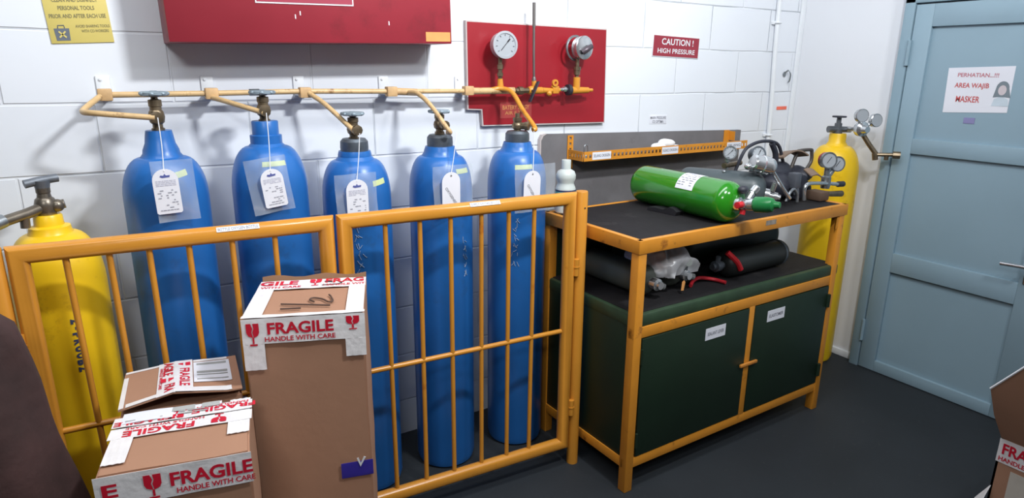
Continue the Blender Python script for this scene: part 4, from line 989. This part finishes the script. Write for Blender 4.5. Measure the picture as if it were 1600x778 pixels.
pstroke([(.152, .083), (.14, .1), (.148, .112), (.17, .1), (.186, .078), (.196, .082), (.19, .115), (.184, .13)])
pen.build('handwriting', M['pen'], K.t)
ink = MB(); ink.tube([K.P(.16, D-.06, lz), K.P(.2, D-.055, lz), K.P(.21, D-.045, lz)], .0018, 5, 3); ink.tube([K.P(.165, D-.03, lz), K.P(.185, D-.035, lz)], .0022, 5); ink.build('ink_scrawl', M['ink'], K.t)
m = MB(); m.sheet([[K.P(W*i/10, D+.004+.004*j, H-.03+.014*j+.004*math.sin(i*1.3)) for i in range(11)] for j in range(4)], .004); m.build('back_flap', M['card_dark'], K.t)
m = MB(); m.sheet([[K.P(W-.075+.078*i/8, -E_-.0008*(j % 2), .462+.042*j/4+.006*i/8) for j in range(5)] for i in range(9)], .001, tuple(-K.v)); bt = m.build('blue_tape', M['blue_tape'], K.t)
m = MB(); m.prism([(-.008, .012), (.0, -.012), (.014, .014), (.009, .016), (.001, -.002), (-.004, .014)], K.P(W-.028, -E_-.002, .505), K.u, Z3, .001); m.build('torn_paper', M['white_paint'], K.t)

# --- low box in front
K2 = Carton('low cardboard box nearest the camera with a tape seam across its top', (-.104, -.972, 0), -.2, .268, .232, .72)
K2.body(seed=5); W, D, H = K2.W, K2.D, K2.H; K = K2
tape(K, 'fragile_tape', -.003, .125, W+.003, .168, H); tape(K, 'fragile_tape', -.003, .17, W+.003, .212, H, lift=E_+.002)
tape(K, 'side_tape', .004, .03, .045, .13, H); tape(K, 'side_tape', W-.044, .075, W-.001, D-.005, H, lift=E_-.001)
tape_f(K, 'fragile_tape', -.003, H-.066, W+.003, H+.001)
m = MB(); m.sheet([[K.P(.012+.195*i/6, .18+.045*j/3+.03*i/6*0, H+E_+.003+.002*math.sin(i)) for j in range(4)] for i in range(7)], .0008, (0, 0, 1)); m.build('address_label', M['paper'], K.t)
g_ = MB(); lz = H+E_+.0048
for a, wd in ((.06, .04), (.13, .045), (.185, .036)): g_.obox(K.P(a, .213, lz), K.u, K.v, Z3, (wd, .02, .0004))
dashes(g_, K.P(.1, .192, lz), K.u, K.v, 2, .16, .01, .7, 5); g_.build('label_print', mat('pale_grey_print', srgb(170, 172, 170), .7), K.t)
r_ = Lines(M['tape_red'], K.t); un, dnv = -K.u, -K.v
lz = H+E_+.0016
text_into(r_, 'FRAGILE', K.P(.09, .14, lz), un, dnv, .135, .024, .03); text_into(r_, 'HANDLE WITH CARE', K.P(.1, .161, lz), un, dnv, .15, .008, .02)
glass_into(r_, K.P(.205, .148, lz), un, dnv, .03, .036)
lz = H+E_+.0036
text_into(r_, 'FRAGILE', K.P(.055, .182, lz), un, dnv, .11, .018, .03); text_into(r_, 'FRAGILE', K.P(W-.055, .19, lz), un, dnv, .13, .02, .03); text_into(r_, 'HANDLE WITH CARE', K.P(W-.08, .205, lz), un, dnv, .15, .008, .02)
glass_into(r_, K.P(.118, .188, lz), un, dnv, .03, .03)
text_into(r_, 'E', K.P(.022, fz, H-.03), K.u, Z3, .026, .028, .03); text_into(r_, 'FRAGILE', K.P(.198, fz, H-.028), K.u, Z3, .148, .03, .03); text_into(r_, 'HANDLE WITH CARE', K.P(.204, fz, H-.054), K.u, Z3, .142, .012, .02)
glass_into(r_, K.P(.094, fz, H-.036), K.u, Z3, .03, .052)
r_.build('lettering', M['tape_red'], K.t)

# --- low box behind it with raised lid
K3 = Carton('low cardboard box by the left gate with a lifted taped lid', (-.055, -.728, 0), -.09, .248, .215, .712)
K3.body(seed=9); W, D, H = K3.W, K3.D, K3.H; K = K3
def lid_z(a, b): return H+.006+.02*max(0, 1-abs(a-.108)/.11)*(1-b/D*.6)+.012*(1-b/D)
m = MB(); m.sheet([[K.P(-.002+(W+.004)*i/16, -.014+(D+.012)*j/8, lid_z((W)*i/16, D*j/8)) for j in range(9)] for i in range(17)], .0035, (0, 0, 1)); m.build('lid_flap', M['card'], K.t)
def lid_patch(name, a0, b0, a1, b1, mt, lift, n=8):
    g = [[K.P(a0+(a1-a0)*i/n, b0+(b1-b0)*j/6, lid_z(a0+(a1-a0)*i/n, b0+(b1-b0)*j/6)+lift) for j in range(7)] for i in range(n+1)]
    return MB().sheet(g, .0007, (0, 0, 1)).build(name, mt, K.t)
lid_patch('fragile_tape', .073, -.018, .112, D, M['tape_white'], .0042); lid_patch('fragile_tape', .108, -.016, .148, D, M['tape_white'], .005)
lid_patch('edge_tape', .146, -.014, W-.02, .012, M['tape_white'], .0042); lid_patch('edge_tape', .15, D-.018, W-.02, D-.004, M['tape_white'], .0042)
lid_patch('edge_tape', .012, -.014, .076, .004, M['tape_white'], .0042); lid_patch('edge_tape', .0, D-.016, .074, D-.004, M['tape_white'], .0042); lid_patch('edge_tape', -.002, -.012, .008, D*.8, M['tape_white'], .0042)
lid_patch('address_label', .15, .045, .232, .19, M['paper'], .0044)
def warp_lid(c0, u, v, lift):
    def f(a, b):
        p = V(c0[0], c0[1], 0)+V(u[0], u[1], 0)*a+V(v[0], v[1], 0)*b
        return K.P(p.x, p.y, lid_z(p.x, p.y)+lift)
    return f
r_ = Lines(M['tape_red'], K.t)
for s, ca_, cb_, ln, ht in (('FRAGILE', .131, .085, .13, .022), ('AGILE', .095, .16, .1, .022), ('FRA', .1, .02, .05, .022), ('HANDLE WITH CARE', .08, .1, .15, .007)):
    text_into(r_, s, V(0, 0, 0), X3, Y3, ln, ht, .03, warp=warp_lid((ca_, cb_), (0, -1), (1, 0), .0062))
for ca_, cb_ in ((.13, .18), (.094, .075)):
    for dx in (-.008, .008):
        MB().sheet([[K.P(ca_+dx+.011*i-.0055, cb_+.02*j-.01, lid_z(ca_, cb_)+.0062) for j in range(2)] for i in range(2)], .0003, (0, 0, 1)).build('tape_mark', M['tape_red'], K.t)
for b_ in (.165, .105, .09, .06):
    h_ = .014 if b_ in (.165, .105) else .006
    MB().sheet([[K.P(.157+.068*i/4, b_+h_*j, lid_z(.157+.068*i/4, b_+h_*j)+.0056) for j in range(2)] for i in range(5)], .0003, (0, 0, 1)).build('barcode', mat('label_grey_print', srgb(160, 162, 160), .7), K.t)

# --- box at lower right with an open flap
K4 = Carton('open cardboard box at the right edge with one torn flap standing up', (2.075, -1.598, 0), -PI/2, .42, .45, .45)
# frame: a runs toward the camera side (-Y), b into +X
K = K4; W, D, H = K.W, K.D, K.H
m = MB(); c = K.P(W/2, D/2, H/2)
for lo, hi in (((0, 0), (W, .006)), ((0, D-.006), (W, D)), ((0, 0), (.006, D)), ((W-.006, 0), (W, D))):
    cc = K.P((lo[0]+hi[0])/2, (lo[1]+hi[1])/2, H/2); m.obox(cc, K.u, K.v, Z3, (hi[0]-lo[0], hi[1]-lo[1], H))
m.obox(K.P(W/2, D/2, .004), K.u, K.v, Z3, (W, D, .008)); m.build('carton', M['card'], K.t)
fl = MB(); base = [K.P(0, 0, H), K.P(W, 0, H)]
top = [V(1.955, -1.588, .632), V(1.955, -1.66, .735), V(1.955, -1.75, .78), V(1.96, -2.0, .76)]
g = [[K.P(W*k/3, -.001, H) for k in range(4)], [K.P(W*k/3, -.001, H)*.5+top[k]*.5+V(-.012, 0, 0) for k in range(4)], top]
fl.sheet(g, .005); fl.build('open_flap', M['card'], K.t)
m = MB(); m.tube([top[0], top[1], top[2]], .003, 6).build('torn_edge', M['white_paint'], K.t)
tape_f(K, 'fragile_tape', -.001, H-.075, W, H-.002, lift=.001)
r_ = Lines(M['tape_red'], K.t); text_into(r_, 'FRAGILE', K.P(.075, -.0026, H-.03), K.u, Z3, .13, .034, .03); text_into(r_, 'HANDLE WITH CARE', K.P(.085, -.0026, H-.062), K.u, Z3, .16, .014, .02); r_.build('lettering', M['tape_red'], K.t)
m = MB(); m.obox(K.P(.11, -.0012, .26), K.u, Z3, -K.v, (.14, .2, .001)); m.build('address_label', mat('grey_label_paper', srgb(196, 190, 178), .7, var=.06, scale=30), K.t)
m = MB(); m.sheet([[V(2.06-.05*i/4, -1.575-.01*j, .24-.05*i/4+.02*j) for j in range(4)] for i in range(5)], .002); m.build('tape_tail', M['tape_white'], K.t)

# dark maroon draped cloth at the left edge
t = thing('draped_cloth', 'dark maroon-brown cloth heaped up at the left edge beside the gate post', 'cloth', (-.42, -.78, 0))
m = MB(); g = []
NZ, NA = 26, 40
for i in range(NZ+1):
    z = 1.06*i/NZ; row = []
    xr_ = -.122-.075*min(1, max(0, (z-.5)/.5))
    if z > .97: xr_ -= .2*((z-.97)/.09)**2*.6
    hw = .3; cx = xr_-hw
    for k in range(NA):
        a = 2*PI*k/NA
        p = V(cx+hw*math.cos(a), -.8+.16*math.sin(a), z)
        p += noise.noise_vector(p*5)*.014+V(0, .012*math.sin(a*9+z*6), 0)
        row.append(m.bm.verts.new(p))
    g.append(row)
for A, B in zip(g, g[1:]):
    for k in range(NA): m.bm.faces.new([A[k], A[(k+1) % NA], B[(k+1) % NA], B[k]])
m.bm.faces.new(g[0]); m.bm.faces.new(g[-1])
for vv_ in m.bm.verts: vv_.co.z = max(vv_.co.z, .001)
m.build('folds', M['maroon'], t, 60)
